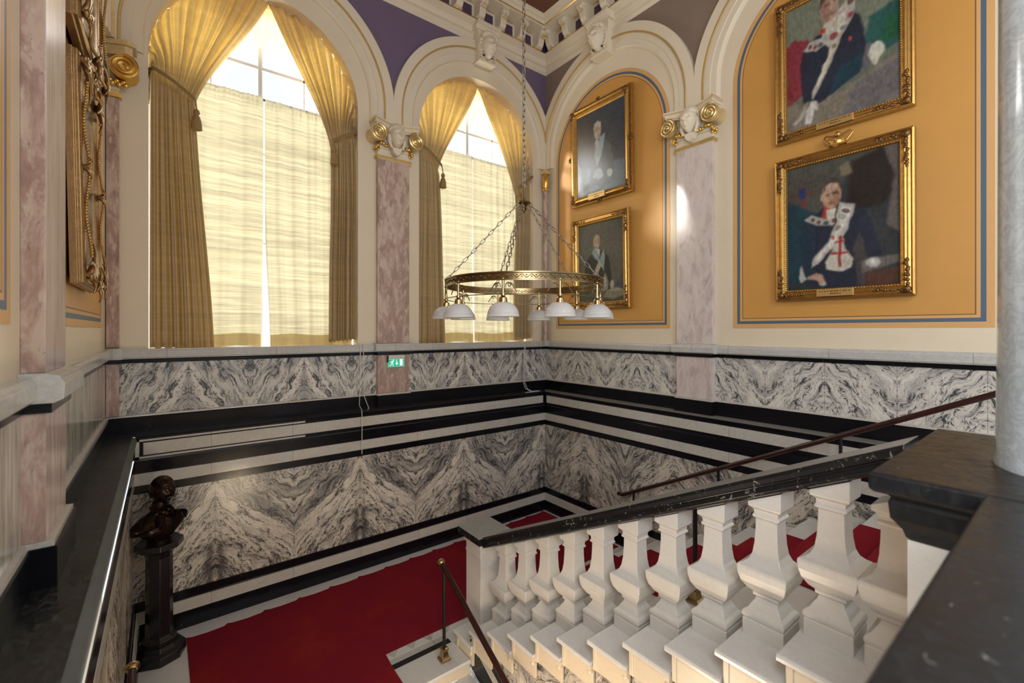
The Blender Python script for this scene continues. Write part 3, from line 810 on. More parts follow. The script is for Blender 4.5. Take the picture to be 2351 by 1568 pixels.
# ================================================================ curtains
def bez(p0, p1, p2, p3, t):
    a = (1 - t)
    return tuple(a ** 3 * p0[i] + 3 * a * a * t * p1[i] + 3 * a * t * t * p2[i] + t ** 3 * p3[i] for i in range(2))
def drape(label, c, s, span, tie_x, tie_z, tie_w, tie_drop, bot_w, group, ybase=.15, folds=11, hw=1.15, zc=6.37, bot_z=3.09, crown=100, seed=0):
    """s=-1 hangs from the left half of the arch, +1 from the right half; gathered in a rope tie"""
    rnd = random.Random(seed)
    NU, NV1, NV2 = 150, 26, 30
    rows = []
    ph = rnd.random() * 6
    wob = [rnd.uniform(.6, 1.4) for _ in range(40)]
    def fold(q, n, p): 
        u = q * n; i = int(u) % 40
        return math.sin(2 * PI * u + p) * wob[i] + .35 * math.sin(2 * PI * u * 2.7 + 1.3 + p)
    def top(q):
        if q < .12: return (c + s * hw, lerp(zc - .55, zc, q / .12))
        a = (q - .12) / .88 * math.radians(crown)
        return (c + s * hw * math.cos(a), zc + hw * math.sin(a))
    def tie(q): return (tie_x - s * tie_w * q, tie_z - tie_drop * q)
    def bot(q): return (c + s * (hw - .01) - s * bot_w * q, bot_z - .025 * q + .012 * math.sin(q * 40))
    for i in range(NV1 + 1):
        t = i / NV1; row = []
        for j in range(NU + 1):
            q = j / NU; p0, p3 = top(q), tie(q)
            L = math.hypot(p3[0] - p0[0], p3[1] - p0[1])
            p1 = (lerp(p0[0], p3[0], .26) + s * .02 * q, lerp(p0[1], p3[1], .36) - .05 * q)
            p2 = (p3[0] - s * .13 * q * (1 if q > .2 else 0), p3[1] + .38 + .10 * q)
            x, z = bez(p0, p1, p2, p3, t)
            amp = lerp(.026, .020, t) * (1 - .45 * sstep(.75, 1, t)) * (1.0 + .6 * math.sin(PI * t))
            y = YB + ybase - .035 * math.sin(PI * t) - .035 * t + amp * fold(q, folds, ph + .4 * math.sin(t * 3))
            if i == 0: z += .022 * math.sin(q * folds * 5.1) + .012
            if i <= 1: y += .02
            row.append((x, y, z))
        rows.append(row)
    for i in range(1, NV2 + 1):
        t = i / NV2; row = []
        for j in range(NU + 1):
            q = j / NU; p0, p3 = tie(q), bot(q)
            e = sstep(0, 1, t) * .55 + t * .45
            x = lerp(p0[0], p3[0], e) ; z = lerp(p0[1], p3[1], t)
            amp = lerp(.020, .038, sstep(0, .5, t))
            nf = lerp(1, .62, sstep(.1, .8, t))
            y = YB + ybase - .07 + .02 * t - .05 * math.sin(PI * min(1, t * 1.6)) * (1 - t) + amp * fold(q, folds * .55, ph + 1.0 + .5 * t) + .012 * fold(q, folds, ph) * (1 - sstep(0, .5, t))
            row.append((x, y, z))
        rows.append(row)
    mb = MB().grid(rows)
    o = mb.build('curtain_drape', M['drape'], smooth=True); tag(o, label, 'curtain', group)
    md = o.modifiers.new('thick', 'SOLIDIFY'); md.thickness = .004
    return o
def tieback(label, pts, drop=.30, group='rope curtain tiebacks'):
    """pts run round the gathered drape; the tassel hangs from the last"""
    t = thing('curtain_tieback', label, 'tieback', (0, 0, 0), 0, group)
    r = MB()
    for dz in (0, .022): r.tube([(p[0], p[1], p[2] + dz) for p in pts], .011, 6)
    r.build('rope', M['rope'], t, smooth=True)
    x, y, z = pts[-1]
    ts = MB()
    ts.tube([(x, y, z), (x + .01, y - .01, z - drop * .35)], .009, 6)
    ts.lathe([(.008, 0), (.028, -.02), (.034, -.05), (.018, -.075), (.034, -.09), (.05, -.15), (.056, -.235), (.045, -.24)], (x + .01, y - .01, z - drop * .33), 16)
    ts.build('tassel', M['rope'], t, smooth='auto'); return t
def cafe(label, x0, x1, z1, z0, group, y=.27, n=5, seed=0, lean=0.0, gap=0.0, side=1):
    rnd = random.Random(seed); NU, NV = 90, 40; rows = []; ph = rnd.random() * 6
    for i in range(NV + 1):
        t = i / NV; row = []
        for j in range(NU + 1):
            q = j / NU
            xa, xb = x0, x1
            if side > 0: xa = x0 + gap * sstep(.5, 1, t)
            else: xb = x1 - gap * sstep(.5, 1, t)
            x = lerp(xa, xb, q)
            z = lerp(z1, z0 + .012 * math.sin(q * 9 + ph), t)
            a = lerp(.010, .020, t)
            yy = YB + y + a * math.sin(2 * PI * n * q + ph + .6 * t) + .006 * math.sin(2 * PI * n * 2.3 * q) + .01 * math.sin(t * 6 + q * 4) - lean * t ** 1.5
            if t < .04: yy += .012 * math.sin(2 * PI * 22 * q)
            row.append((x, yy, z))
        rows.append(row)
    o = MB().grid(rows).build('cafe_curtain', M['sheer'], smooth=True)
    tag(o, label, 'curtain', group)
    hm = MB()
    b = rows[-3:]; hm.grid([[(p[0], p[1] - .006, p[2]) for p in r] for r in b]); hm.build('hem', M['drape'], o, smooth=True)
    return o
G1 = 'gold drapes tied back at the windows'
G2 = 'pale linen half curtains inside the windows'
w1c, w2c = W1 - .065, W2
drape('gold drape tied back nearest the gilt frames on the near wall', w1c, -1, 1, w1c - 1.13, 6.13, .40, .20, .60, G1, seed=3, crown=93, bot_z=3.06)
drape('gold drape tied back on the pilaster side of the window by the gilt frames', w1c, 1, 1, w1c + 1.13, 6.02, .33, .16, .36, G1, seed=5, crown=88, bot_z=3.12)
drape('gold drape tied back on the pilaster side of the window behind the chandelier', w2c, -1, 1, w2c - 1.12, 6.06, .36, .20, .50, G1, seed=8, crown=93, bot_z=3.04)
drape('gold drape tied back beside the corner colonnette, behind the hanging chain', w2c, 1, 1, w2c + 1.12, 6.05, .33, .22, .36, G1, seed=11, crown=88, bot_z=3.10)
for lab, c, s, w, z0, dz in (('gold rope tieback with long tassel on the drape by the gilt frames', w1c, -1, .42, 6.15, .24), ('gold rope tieback with tassel on the drape by the exit-sign pilaster', w1c, 1, .34, 6.04, .20), ('gold rope tieback on the drape right of the mask-headed pilaster', w2c, -1, .38, 6.12, .26), ('gold rope tieback on the drape next to the corner colonnette', w2c, 1, .35, 6.10, .26)):
    hw = 1.15
    pts = [(c + s * (hw + .0) - s * w * u, YB - .035 - .03 * math.sin(PI * u) + (.10 if u < .05 else 0), z0 - dz * u ** 1.2) for u in [q / 10 for q in range(11)]]
    pts = [(c + s * hw, YB + .25, z0)] + pts
    tieback(lab, pts, .30 if s < 0 else .26)
for nm, c in (('by the gilt frames', w1c), ('behind the chandelier', w2c)):
    r = MB().tube([(c - 1.15, YB + .325, 6.295), (c + 1.15, YB + .325, 6.295)], .016, 8); o = r.build('curtain_rod', M['iron'], smooth=True)
    tag(o, 'thin dark curtain rod across the window ' + nm, 'curtain rod')
cafe('pale linen half curtain nearest the gilt frames, beside the long-tasselled drape', w1c - 1.14, w1c + .01, 6.30, 3.05, G2, seed=1, gap=.03, side=-1, n=4, lean=.05)
cafe('pale linen half curtain on the exit-sign side of the window by the gilt frames', w1c + .03, w1c + 1.14, 6.29, 3.04, G2, seed=2, gap=.05, side=1, n=5, lean=.05)
cafe('pale linen half curtain on the outer half of the window behind the chandelier', w2c - 1.14, w2c - .01, 6.30, 3.05, G2, seed=3, n=6, side=-1, gap=.0, lean=.05)
cafe('pale linen half curtain on the corner half of the window behind the chandelier', w2c + .01, w2c + 1.14, 6.29, 3.05, G2, seed=4, n=7, gap=.0, lean=.05)
# gathered valance behind the crown of each arch
for nm, c in (('by the gilt frames', w1c), ('behind the chandelier', w2c)):
    rows = []
    for i in range(10):
        t = i / 9; row = []
        for j in range(61):
            q = j / 60; a = math.radians(lerp(125, 55, q)); r = lerp(1.15, .74 + .05 * math.cos(q * PI * 2), t)
            row.append((c + r * math.cos(a), YB + .30 + .012 * math.sin(q * 60 + 3 * t) + .02 * math.sin(t * 9), 6.37 + r * math.sin(a) - .10 * t))
        rows.append(row)
    o = MB().grid(rows).build('valance', M['drape'], smooth=True)
    tag(o, 'short gathered valance in the arch crown of the window ' + nm, 'valance')
# blind cords
def cordt(label, paths, r=.005):
    m = MB()
    for p in paths: m.tube(p, r, 6)
    o = m.build('blind_cord', M['cord'], smooth=True); tag(o, label, 'cord'); return o
cordt('white blind cord hanging over the ledge down the lower marble wall', [[(-3.345, YB - .085, 3.07), (-3.345, YB - .09, 2.96), (-3.34, YB - .05, 2.36), (-3.35, YB - .06, 2.20), (-3.365, .03, 2.155), (-3.385, -.035, 2.13), (-3.385, -.04, 1.9), (-3.385, -.035, 1.57)],
    [(-3.30, YB - .085, 3.07), (-3.29, YB - .06, 2.5), (-3.28, YB - .05, 2.33), (-3.245, YB - .07, 2.22), (-3.23, YB - .11, 2.152), (-3.27, .06, 2.15)]])
cordt('white blind cord looped on the ledge beside the room corner', [[(-.36, YB - .085, 3.0), (-.365, YB - .06, 2.6), (-.37, YB - .05, 2.33), (-.33, YB - .07, 2.2), (-.27, .08, 2.152), (-.10, .05, 2.152), (-.08, .03, 2.152), (-.16, .02, 2.152), (-.45, .02, 2.152)],
    [(-.345, YB - .085, 3.0), (-.35, YB - .06, 2.6), (-.34, YB - .05, 2.33), (-.29, YB - .08, 2.19), (-.24, .09, 2.152)]])
# ================================================================ framed portraits
GW, GH = 150, 190
def raster(bg, layers, seed):
    rng = np.random.RandomState(seed)
    X, Y = np.meshgrid((np.arange(GW) + .5) / GW, (np.arange(GH) + .5) / GH)
    def vnoise(nx, ny):
        g = rng.rand(ny + 2, nx + 2); gx = X * nx; gy = Y * ny
        ix = gx.astype(int); iy = gy.astype(int); fx = gx - ix; fy = gy - iy
        fx = fx * fx * (3 - 2 * fx); fy = fy * fy * (3 - 2 * fy)
        return (g[iy, ix] * (1 - fx) + g[iy, ix + 1] * fx) * (1 - fy) + (g[iy + 1, ix] * (1 - fx) + g[iy + 1, ix + 1] * fx) * fy
    wx = X + (vnoise(14, 18) - .5) * .018; wy = Y + (vnoise(14, 18) - .5) * .018
    img = np.zeros((GH, GW, 3)); img[:] = bg
    def mask(poly):
        m = np.zeros((GH, GW), bool); n = len(poly)
        for i in range(n):
            x0, y0 = poly[i]; x1, y1 = poly[(i + 1) % n]
            if y0 == y1: continue
            c = ((y0 > wy) != (y1 > wy)) & (wx < (x1 - x0) * (wy - y0) / (y1 - y0) + x0); m ^= c
        return m.astype(float)
    def blur(a, n):
        for _ in range(n):
            p = np.pad(a, 1, mode='edge'); a = (p[:-2, 1:-1] + p[2:, 1:-1] + p[1:-1, :-2] + p[1:-1, 2:] + 2 * a) / 6
        return a
    for kind, geo, col, soft in layers:
        if kind == 'p': m = mask(geo)
        else:
            cx, cy, rx, ry = geo; d = ((wx - cx) / rx) ** 2 + ((wy - cy) / ry) ** 2; m = (d < 1).astype(float)
        m = blur(m, soft + 1)[..., None]
        m = m * (.90 if kind == 'e' else .96)
        img = img * (1 - m) + np.array(col) * m
    img = np.stack([blur(img[..., q], 1) for q in range(3)], -1)
    br = .4 * vnoise(24, 40) + .6 * vnoise(70, 44)
    big = vnoise(5, 6)
    img = img * (.56 + .62 * br[..., None] + .26 * big[..., None])
    return np.clip(img * .82, 0, 1)
def canvas_obj(parent, w, h, img, mat):
    nx, ny = GW, GH; mb = MB(); rows = []
    for j in range(ny + 1): rows.append([(-w / 2 + w * i / nx, 0, h * j / ny) for i in range(nx + 1)])
    mb.grid(rows); o = mb.build('canvas', mat, parent)
    me = o.data; at = me.color_attributes.new('paint', 'FLOAT_COLOR', 'CORNER')
    flat = np.ones((ny, nx, 4, 4), np.float32); flat[..., :3] = img[:, :, None, :]
    at.data.foreach_set('color', flat.reshape(-1)); return o
def frame_profile_mb(w, h, prof, mi=0):
    """prof: (inset from the outer edge, height toward the room)"""
    mb = MB()
    for i in range(len(prof) - 1):
        (o0, d0), (o1, d1) = prof[i], prof[i + 1]
        def R(o, d): return [(-w / 2 + o, -d, o), (w / 2 - o, -d, o), (w / 2 - o, -d, h - o), (-w / 2 + o, -d, h - o)]
        mb.quad_strip(R(o0, d0), R(o1, d1), mi, close=True)
    return mb
def carve(mb, x0, z0, x1, z1, d, n, r, seed, amp=.01):
    rnd = random.Random(seed)
    for i in range(n):
        u = i / max(1, n - 1)
        mb.ball((lerp(x0, x1, u) + rnd.uniform(-amp, amp), -d + rnd.uniform(-.004, .004), lerp(z0, z1, u) + rnd.uniform(-amp, amp)), r * rnd.uniform(.7, 1.2), 6, 0, (1, .7, 1))
def portrait(label, y_c, zb, w, h, img, mat, fw, depth, style, tilt, group='framed portraits on the ochre panels', plate=True, gap=.02):
    t = thing('framed_portrait', label, 'painting', (XR - gap, y_c, zb), -PI / 2, group)
    t.rotation_euler = (tilt, 0, -PI / 2)
    if style == 'swept':
        prof = [(0, 0), (0, depth * .55), (.02, depth * .62), (.035, depth * .45), (.06, depth), (.085, depth * .95), (fw * .72, depth * .55), (fw * .80, depth * .62), (fw * .86, depth * .5), (fw, depth * .38)]
    else:
        prof = [(0, 0), (0, depth * .8), (.018, depth * .92), (.03, depth * .7), (.05, depth * .78), (fw * .5, depth * .92), (fw * .62, depth * .98), (fw * .8, depth * .7), (fw * .84, depth * .78), (fw * .92, depth * .74), (fw, depth * .45)]
    f = bevel(fixn(frame_profile_mb(w, h, prof).build('frame', M['frame'], t)), .002)
    MB().box(-w / 2 + .01, w / 2 - .01, -.01, .004, .01, h - .01).build('back_board', M['frame_dark'], t)
    c = canvas_obj(t, w - 2 * fw + .01, h - 2 * fw + .01, img, mat); c.location = (0, -depth * .42, fw - .005)
    md = fw * .5; dd = depth * .92
    for sx in (-1, 1):
        for (zz, sg) in ((0, 1), (h, -1)):
            orn = MB(); X = sx * (w / 2 - md); Z = zz + sg * md
            carve(orn, X, Z, X - sx * (.05 if style == 'swept' else .24), Z, dd, 5 if style == 'swept' else 12, .026 if style == 'swept' else .018, int(abs(X * 90) + Z * 50), .012)
            carve(orn, X, Z, X, Z + sg * (.09 if style == 'swept' else .30), dd, 6 if style == 'swept' else 15, .026 if style == 'swept' else .018, int(abs(X * 70) + Z * 40), .012)
            orn.ball((X, -dd - .01, Z), .036, 8, 0, (1, .6, 1))
            orn.build('corner_carving', M['frame_dark'], f, smooth=True)
    if style == 'swept':
        for (xa, za, xb, zb_) in ((-w / 2 + .02, .12, -w / 2 + .02, h - .12), (w / 2 - .02, .12, w / 2 - .02, h - .12), (-w / 2 + .12, h - .02, w / 2 - .12, h - .02), (-w / 2 + .12, .02, w / 2 - .12, .02)):
            ro = MB(); n = int(math.hypot(xb - xa, zb_ - za) / .026)
            for i in range(n): ro.ball((lerp(xa, xb, i / n), -depth * .6, lerp(za, zb_, i / n)), .012, 5)
            ro.build('rope_edge', M['frame_dark'], f, smooth=True)
        for (xx, zz) in ((0, h - .01), (-w / 2 + .01, h / 2), (w / 2 - .01, h / 2), (0, .01)):
            ro = MB()
            for q in range(5): ro.ball((xx + .028 * math.cos(q * 1.3), -depth * .7, zz + .028 * math.sin(q * 1.3)), .02, 6)
            ro.build('rosette', M['frame_dark'], f, smooth=True)
    else:
        for (xa, za, xb, zb_) in ((-w / 2 + fw * .88, fw * .88, -w / 2 + fw * .88, h - fw * .88), (w / 2 - fw * .88, fw * .88, w / 2 - fw * .88, h - fw * .88), (-w / 2 + fw * .88, h - fw * .88, w / 2 - fw * .88, h - fw * .88), (-w / 2 + fw * .88, fw * .88, w / 2 - fw * .88, fw * .88)):
            ed = MB(); n = int(math.hypot(xb - xa, zb_ - za) / .024)
            for i in range(n): ed.ball((lerp(xa, xb, i / n), -depth * .76, lerp(za, zb_, i / n)), .0085, 5)
            ed.build('beading', M['frame'], f, smooth=True)
    if plate:
        pw = w * .27
        p = MB().box(-pw / 2 - .03, pw / 2 - .03, -depth - .012, -depth * .8, fw * .22, fw * .86).build('nameplate', M['plate'], t); bevel(p, .003)
        ink = MB(); rnd = random.Random(5)
        for row, (u0, u1) in enumerate(((.08, .92), (.38, .66))):
            x = -pw / 2 - .03 + pw * u0
            while x < -pw / 2 - .03 + pw * u1:
                l = rnd.uniform(.006, .016); zt = fw * (.62 - .22 * row); ink.box(x, x + l, -depth - .0135, -depth - .012, zt, zt + .012); x += l + rnd.choice([.003, .003, .012])
        ink.build('engraving', M['ink'], p)
    return t
SK, SKD, WHT, NAVY = (.52, .33, .23), (.33, .18, .12), (.62, .58, .50), (.018, .026, .05)
# seated man in white apron with a red cross (lower, larger panel)
L4 = [('p', [(0, .55), (.35, .6), (.6, .9), (1, 1), (0, 1)], (.085, .085, .072), 9), ('p', [(.55, .55), (.9, .6), (.98, .75), (.9, 1), (.6, .95)], (.022, .017, .015), 8),
  ('p', [(.88, 1), (1, 1), (1, .35), (.9, .45), (.96, .78)], (.15, .125, .115), 5), ('p', [(.0, .05), (.28, .05), (.3, .6), (0, .75)], (.012, .05, .075), 10),
  ('p', [(.50, .93), (.58, .95), (.62, .86), (.52, .85)], (.20, .17, .11), 4),
  ('p', [(.04, .74), (.27, .77), (.27, .80), (.04, .77)], (.13, .05, .04), 2), ('p', [(.13, .66), (.20, .67), (.18, .84), (.14, .84)], (.14, .045, .04), 2), ('p', [(.12, .73), (.19, .74), (.19, .82), (.12, .81)], (.012, .05, .16), 1),
  ('p', [(.16, .30), (.14, .50), (.20, .58), (.36, .64), (.50, .60), (.64, .62), (.74, .55), (.82, .35), (.86, .22), (.66, .18), (.64, .0), (.30, 0), (.18, .1)], NAVY, 2),
  ('p', [(.15, .1), (.13, .4), (.19, .56), (.28, .5), (.26, .2), (.3, .1)], (.016, .04, .07), 3),
  ('p', [(.66, .02), (.62, .3), (.68, .4), (.74, .2), (.72, .02)], (.07, .062, .066), 4),
  ('p', [(.70, .10), (1, .16), (1, .22), (.70, .20)], (.16, .14, .13), 3), ('p', [(.72, 0), (1, 0), (1, .13), (.74, .1)], (.10, .042, .028), 3),
  ('e', (.79, .175, .06, .036), (.52, .52, .48), 2), ('e', (.785, .185, .02, .02), (.7, .7, .64), 1),
  ('p', [(.34, .55), (.44, .545), (.46, .66), (.37, .67)], (.42, .05, .035), 1),
  ('p', [(.38, .62), (.47, .62), (.46, .50), (.42, .48)], (.68, .64, .54), 1),
  ('p', [(.17, .565), (.24, .60), (.44, .53), (.42, .49), (.30, .505)], (.40, .39, .36), 1), ('e', (.26, .56, .025, .018), (.08, .05, .07), 0), ('e', (.32, .53, .022, .018), (.14, .03, .04), 0), ('e', (.385, .515, .022, .018), (.06, .05, .08), 0),
  ('p', [(.50, .65), (.64, .63), (.60, .52), (.53, .38), (.30, .20), (.24, .18), (.25, .24), (.40, .36), (.47, .50)], (.52, .49, .44), 1),
  ('p', [(.53, .62), (.61, .61), (.58, .52), (.48, .38), (.30, .22), (.27, .22), (.42, .37), (.50, .50)], (.70, .67, .60), 1),
  ('e', (.56, .585, .035, .02), (.10, .05, .06), 0), ('e', (.525, .54, .03, .022), (.32, .36, .3), 0), ('e', (.455, .52, .026, .024), (.12, .03, .04), 0), ('e', (.49, .46, .022, .02), (.2, .16, .1), 0), ('e', (.44, .39, .02, .018), (.38, .06, .04), 0),
  ('p', [(.44, .28), (.46, .37), (.54, .38), (.56, .28)], (.56, .53, .45), 1), ('p', [(.38, .15), (.37, .21), (.44, .28), (.57, .28), (.62, .22), (.61, .155), (.52, .125)], (.60, .57, .48), 1),
  ('p', [(.487, .165), (.515, .165), (.535, .40), (.505, .40)], (.34, .025, .03), 0), ('p', [(.42, .255), (.58, .262), (.58, .278), (.42, .272)], (.34, .025, .03), 0), ('p', [(.465, .345), (.56, .352), (.56, .366), (.465, .36)], (.34, .025, .03), 0),
  ('p', [(.20, .10), (.29, .135), (.35, .10), (.38, .04), (.33, .03), (.28, .07), (.20, .085)], SK, 1), ('p', [(.11, .10), (.15, .2), (.17, .1), (.2, .09), (.13, .06)], (.5, .5, .46), 1), ('e', (.35, .035, .035, .018), (.55, .5, .45), 1),
  ('e', (.432, .735, .085, .115), SK, 1), ('p', [(.35, .75), (.37, .83), (.44, .865), (.51, .83), (.52, .74), (.49, .81), (.42, .82)], (.05, .045, .042), 1),
  ('e', (.462, .71, .035, .075), SKD, 3), ('e', (.40, .735, .026, .010), (.10, .06, .05), 1), ('e', (.468, .742, .026, .010), (.09, .05, .04), 1), ('p', [(.43, .74), (.445, .74), (.452, .69), (.425, .69)], (.60, .38, .27), 1), ('e', (.437, .662, .03, .007), (.22, .08, .06), 1), ('e', (.43, .79, .05, .03), (.60, .42, .31), 2), ('e', (.345, .72, .014, .03), SK, 1)]
L3 = [('p', [(0, .6), (.5, .55), (1, .7), (1, 1), (0, 1)], (.20, .22, .165), 8), ('p', [(0, .2), (.2, .3), (.22, .7), (.08, .74), (0, .7)], (.26, .035, .05), 5), ('p', [(.7, .35), (1, .4), (1, .72), (.75, .68)], (.02, .10, .09), 7), ('p', [(.85, .45), (1, .45), (1, .6), (.9, .62)], (.02, .11, .05), 4),
  ('p', [(0, 0), (1, 0), (1, .34), (.55, .2), (.2, .2), (0, .22)], (.24, .21, .16), 5), ('p', [(.5, 0), (1, .02), (1, .3), (.65, .22)], (.17, .155, .16), 5),
  ('p', [(.16, .2), (.13, .45), (.17, .62), (.30, .70), (.46, .68), (.60, .80), (.68, .72), (.74, .5), (.78, .35), (.68, .30), (.3, .15), (.24, .2)], NAVY, 2), ('p', [(.42, .2), (.7, .3), (.72, .42), (.5, .4)], (.015, .05, .075), 4), ('p', [(.68, .28), (.74, .5), (.80, .42), (.84, .33)], (.14, .13, .14), 3),
  ('p', [(.34, .66), (.38, .8), (.48, .8), (.48, .62), (.42, .56)], (.60, .55, .46), 1), ('p', [(.32, .695), (.38, .69), (.39, .73), (.33, .735)], (.42, .06, .04), 1),
  ('p', [(.17, .62), (.22, .67), (.40, .66), (.42, .62), (.30, .58)], (.44, .43, .39), 1), ('e', (.235, .635, .022, .018), (.12, .05, .06), 0), ('e', (.29, .61, .022, .018), (.36, .05, .06), 0), ('e', (.34, .615, .022, .018), (.10, .09, .09), 0),
  ('p', [(.46, .80), (.58, .88), (.66, .88), (.64, .76), (.52, .60), (.32, .28), (.26, .20), (.26, .27), (.40, .50), (.47, .66)], (.50, .45, .38), 1), ('p', [(.50, .78), (.56, .80), (.55, .70), (.48, .58), (.30, .28), (.30, .32), (.44, .56)], (.68, .64, .55), 1),
  ('e', (.61, .85, .035, .025), (.10, .05, .06), 0), ('e', (.62, .80, .03, .022), (.40, .40, .38), 0), ('e', (.60, .755, .03, .02), (.30, .05, .08), 0), ('e', (.46, .64, .04, .022), (.26, .04, .05), 0), ('e', (.54, .67, .03, .02), (.25, .28, .26), 0), ('e', (.60, .565, .018, .018), (.55, .09, .04), 0), ('e', (.46, .56, .014, .02), (.25, .18, .1), 0),
  ('p', [(.18, .03), (.19, .14), (.25, .20), (.30, .18), (.31, .1), (.28, .13), (.24, .02)], (.70, .68, .64), 1), ('p', [(.06, .06), (.12, .1), (.2, .2), (.18, .1), (.1, .05)], (.5, .45, .42), 2),
  ('e', (.815, .40, .065, .062), (.60, .60, .50), 1), ('e', (.81, .35, .035, .05), (.62, .62, .5), 1),
  ('e', (.415, .895, .085, .12), (.50, .33, .25), 1), ('p', [(.325, .88), (.34, .98), (.42, 1.0), (.49, .995), (.4, .97), (.36, .9)], (.06, .05, .045), 1), ('e', (.385, .86, .05, .09), (.36, .20, .15), 3), ('e', (.395, .90, .022, .010), (.14, .08, .06), 1), ('e', (.47, .915, .018, .010), (.14, .08, .06), 1), ('p', [(.43, .91), (.445, .91), (.455, .855), (.43, .855)], (.58, .40, .31), 1), ('e', (.445, .825, .03, .008), (.30, .12, .10), 1)]
L1 = [('p', [(0, .35), (1, .3), (1, 0), (0, 0)], (.12, .17, .22), 12), ('p', [(.18, .05), (.2, .4), (.3, .58), (.42, .62), (.58, .62), (.72, .52), (.78, .3), (.8, .1), (.5, 0)], (.07, .095, .12), 3), ('p', [(.40, .62), (.46, .64), (.5, .52), (.44, .3), (.38, .46)], (.42, .46, .46), 2), ('p', [(.50, .66), (.62, .68), (.56, .5), (.44, .30), (.42, .38)], (.30, .42, .48), 1),
  ('e', (.45, .74, .075, .10), (.46, .37, .30), 1), ('p', [(.37, .76), (.39, .84), (.46, .86), (.53, .83), (.53, .76), (.48, .80), (.42, .80)], (.52, .50, .45), 1), ('e', (.45, .70, .045, .04), (.42, .36, .30), 2), ('e', (.43, .75, .016, .008), (.16, .12, .1), 1), ('e', (.49, .75, .016, .008), (.16, .12, .1), 1),
  ('p', [(.15, .15), (.22, .35), (.3, .3), (.28, .16)], (.2, .26, .3), 3), ('e', (.70, .19, .055, .045), (.50, .52, .5), 1), ('e', (.20, .17, .06, .04), (.3, .33, .35), 2), ('p', [(.35, .2), (.40, .28), (.52, .28), (.56, .18), (.46, .14)], (.36, .42, .45), 2), ('p', [(.08, .05), (.4, .1), (.5, .05), (.1, .0)], (.3, .36, .4), 2)]
L2 = [('e', (.5, .6, .5, .5), (.125, .12, .095), 14), ('p', [(.14, .12), (.14, .42), (.2, .55), (.34, .64), (.46, .66), (.58, .64), (.68, .55), (.74, .3), (.7, .15)], (.028, .025, .022), 3),
  ('p', [(.30, .62), (.40, .70), (.48, .53), (.57, .66), (.60, .58), (.58, .38), (.46, .5)], (.28, .36, .38), 1), ('p', [(.40, .68), (.50, .66), (.48, .56)], (.55, .53, .46), 1), ('p', [(.46, .52), (.52, .46), (.40, .30), (.32, .34)], (.46, .42, .34), 1), ('p', [(.44, .13), (.46, .2), (.54, .22), (.60, .36), (.68, .22), (.64, .14), (.5, .1)], (.28, .28, .22), 2), ('p', [(.5, .15), (.54, .17), (.60, .32), (.63, .2), (.6, .16)], (.42, .42, .36), 1),
  ('e', (.755, .205, .04, .045), (.50, .46, .38), 1), ('p', [(.8, .12), (.84, .22), (1, .24), (1, .12)], (.07, .08, .12), 3), ('p', [(0, 0), (1, 0), (1, .1), (.6, .12), (.3, .1), (0, .12)], (.07, .08, .065), 4), ('p', [(.55, .06), (.64, .13), (1, .13), (.98, .07), (.76, .02)], (.26, .24, .16), 1), ('p', [(.62, .13), (.8, .17), (1, .13), (.8, .12)], (.36, .32, .24), 1),
  ('e', (.42, .76, .075, .09), (.50, .34, .24), 1), ('e', (.43, .80, .055, .04), (.56, .41, .30), 2), ('e', (.46, .74, .03, .06), (.40, .24, .16), 3), ('e', (.40, .765, .016, .007), (.2, .12, .08), 1), ('e', (.455, .77, .016, .007), (.2, .12, .08), 1), ('e', (.43, .71, .028, .012), (.5, .42, .34), 1)]
portrait('dark portrait of a man with pale sash, upper one on the narrow ochre panel', -1.185, 5.40, 1.30, 1.66, raster((.035, .05, .075), L1, 1), M['canvas_gloss'], .15, .11, 'swept', .02)
portrait('portrait of a bald man in a pale blue collar, hung behind the chandelier lamps', -1.185, 3.61, 1.20, 1.55, raster((.085, .085, .07), L2, 2), M['canvas'], .125, .085, 'deep', .02)
portrait('portrait of a man with red and green behind him, above the small gilt crown', -4.49, 5.425, 1.235, 1.60, raster((.16, .175, .14), L3, 3), M['canvas'], .115, .075, 'deep', .02)
p4 = portrait('portrait of a man in a white red-cross apron, below the small gilt crown', -4.495, 3.60, 1.235, 1.61, raster((.035, .042, .05), L4, 4), M['canvas'], .12, .085, 'deep', .02)
# the little crown over it
cr = MB(); 
cr.lathe([(.075, 0), (.08, .03), (.072, .032), (.066, .004)], (0, -.06, 1.625), 20, caps=False)
for q in range(8):
    a = q * PI / 4
    cr.ball((.08 * math.cos(a), -.06 + .08 * math.sin(a), 1.66), .013, 6)
for s in (-1, 1):
    cr.tube([(s * .075, -.06, 1.65), (s * .13, -.06, 1.72), (s * .11, -.06, 1.745), (s * .05, -.06, 1.725), (0, -.06, 1.71)], .012, 6)
cr.ball((0, -.06, 1.735), .032, 8); cr.ball((0, -.06, 1.775), .012, 6)
cr.build('crown', M['frame'], p4, smooth='auto', label='small gilt crown above the frame')

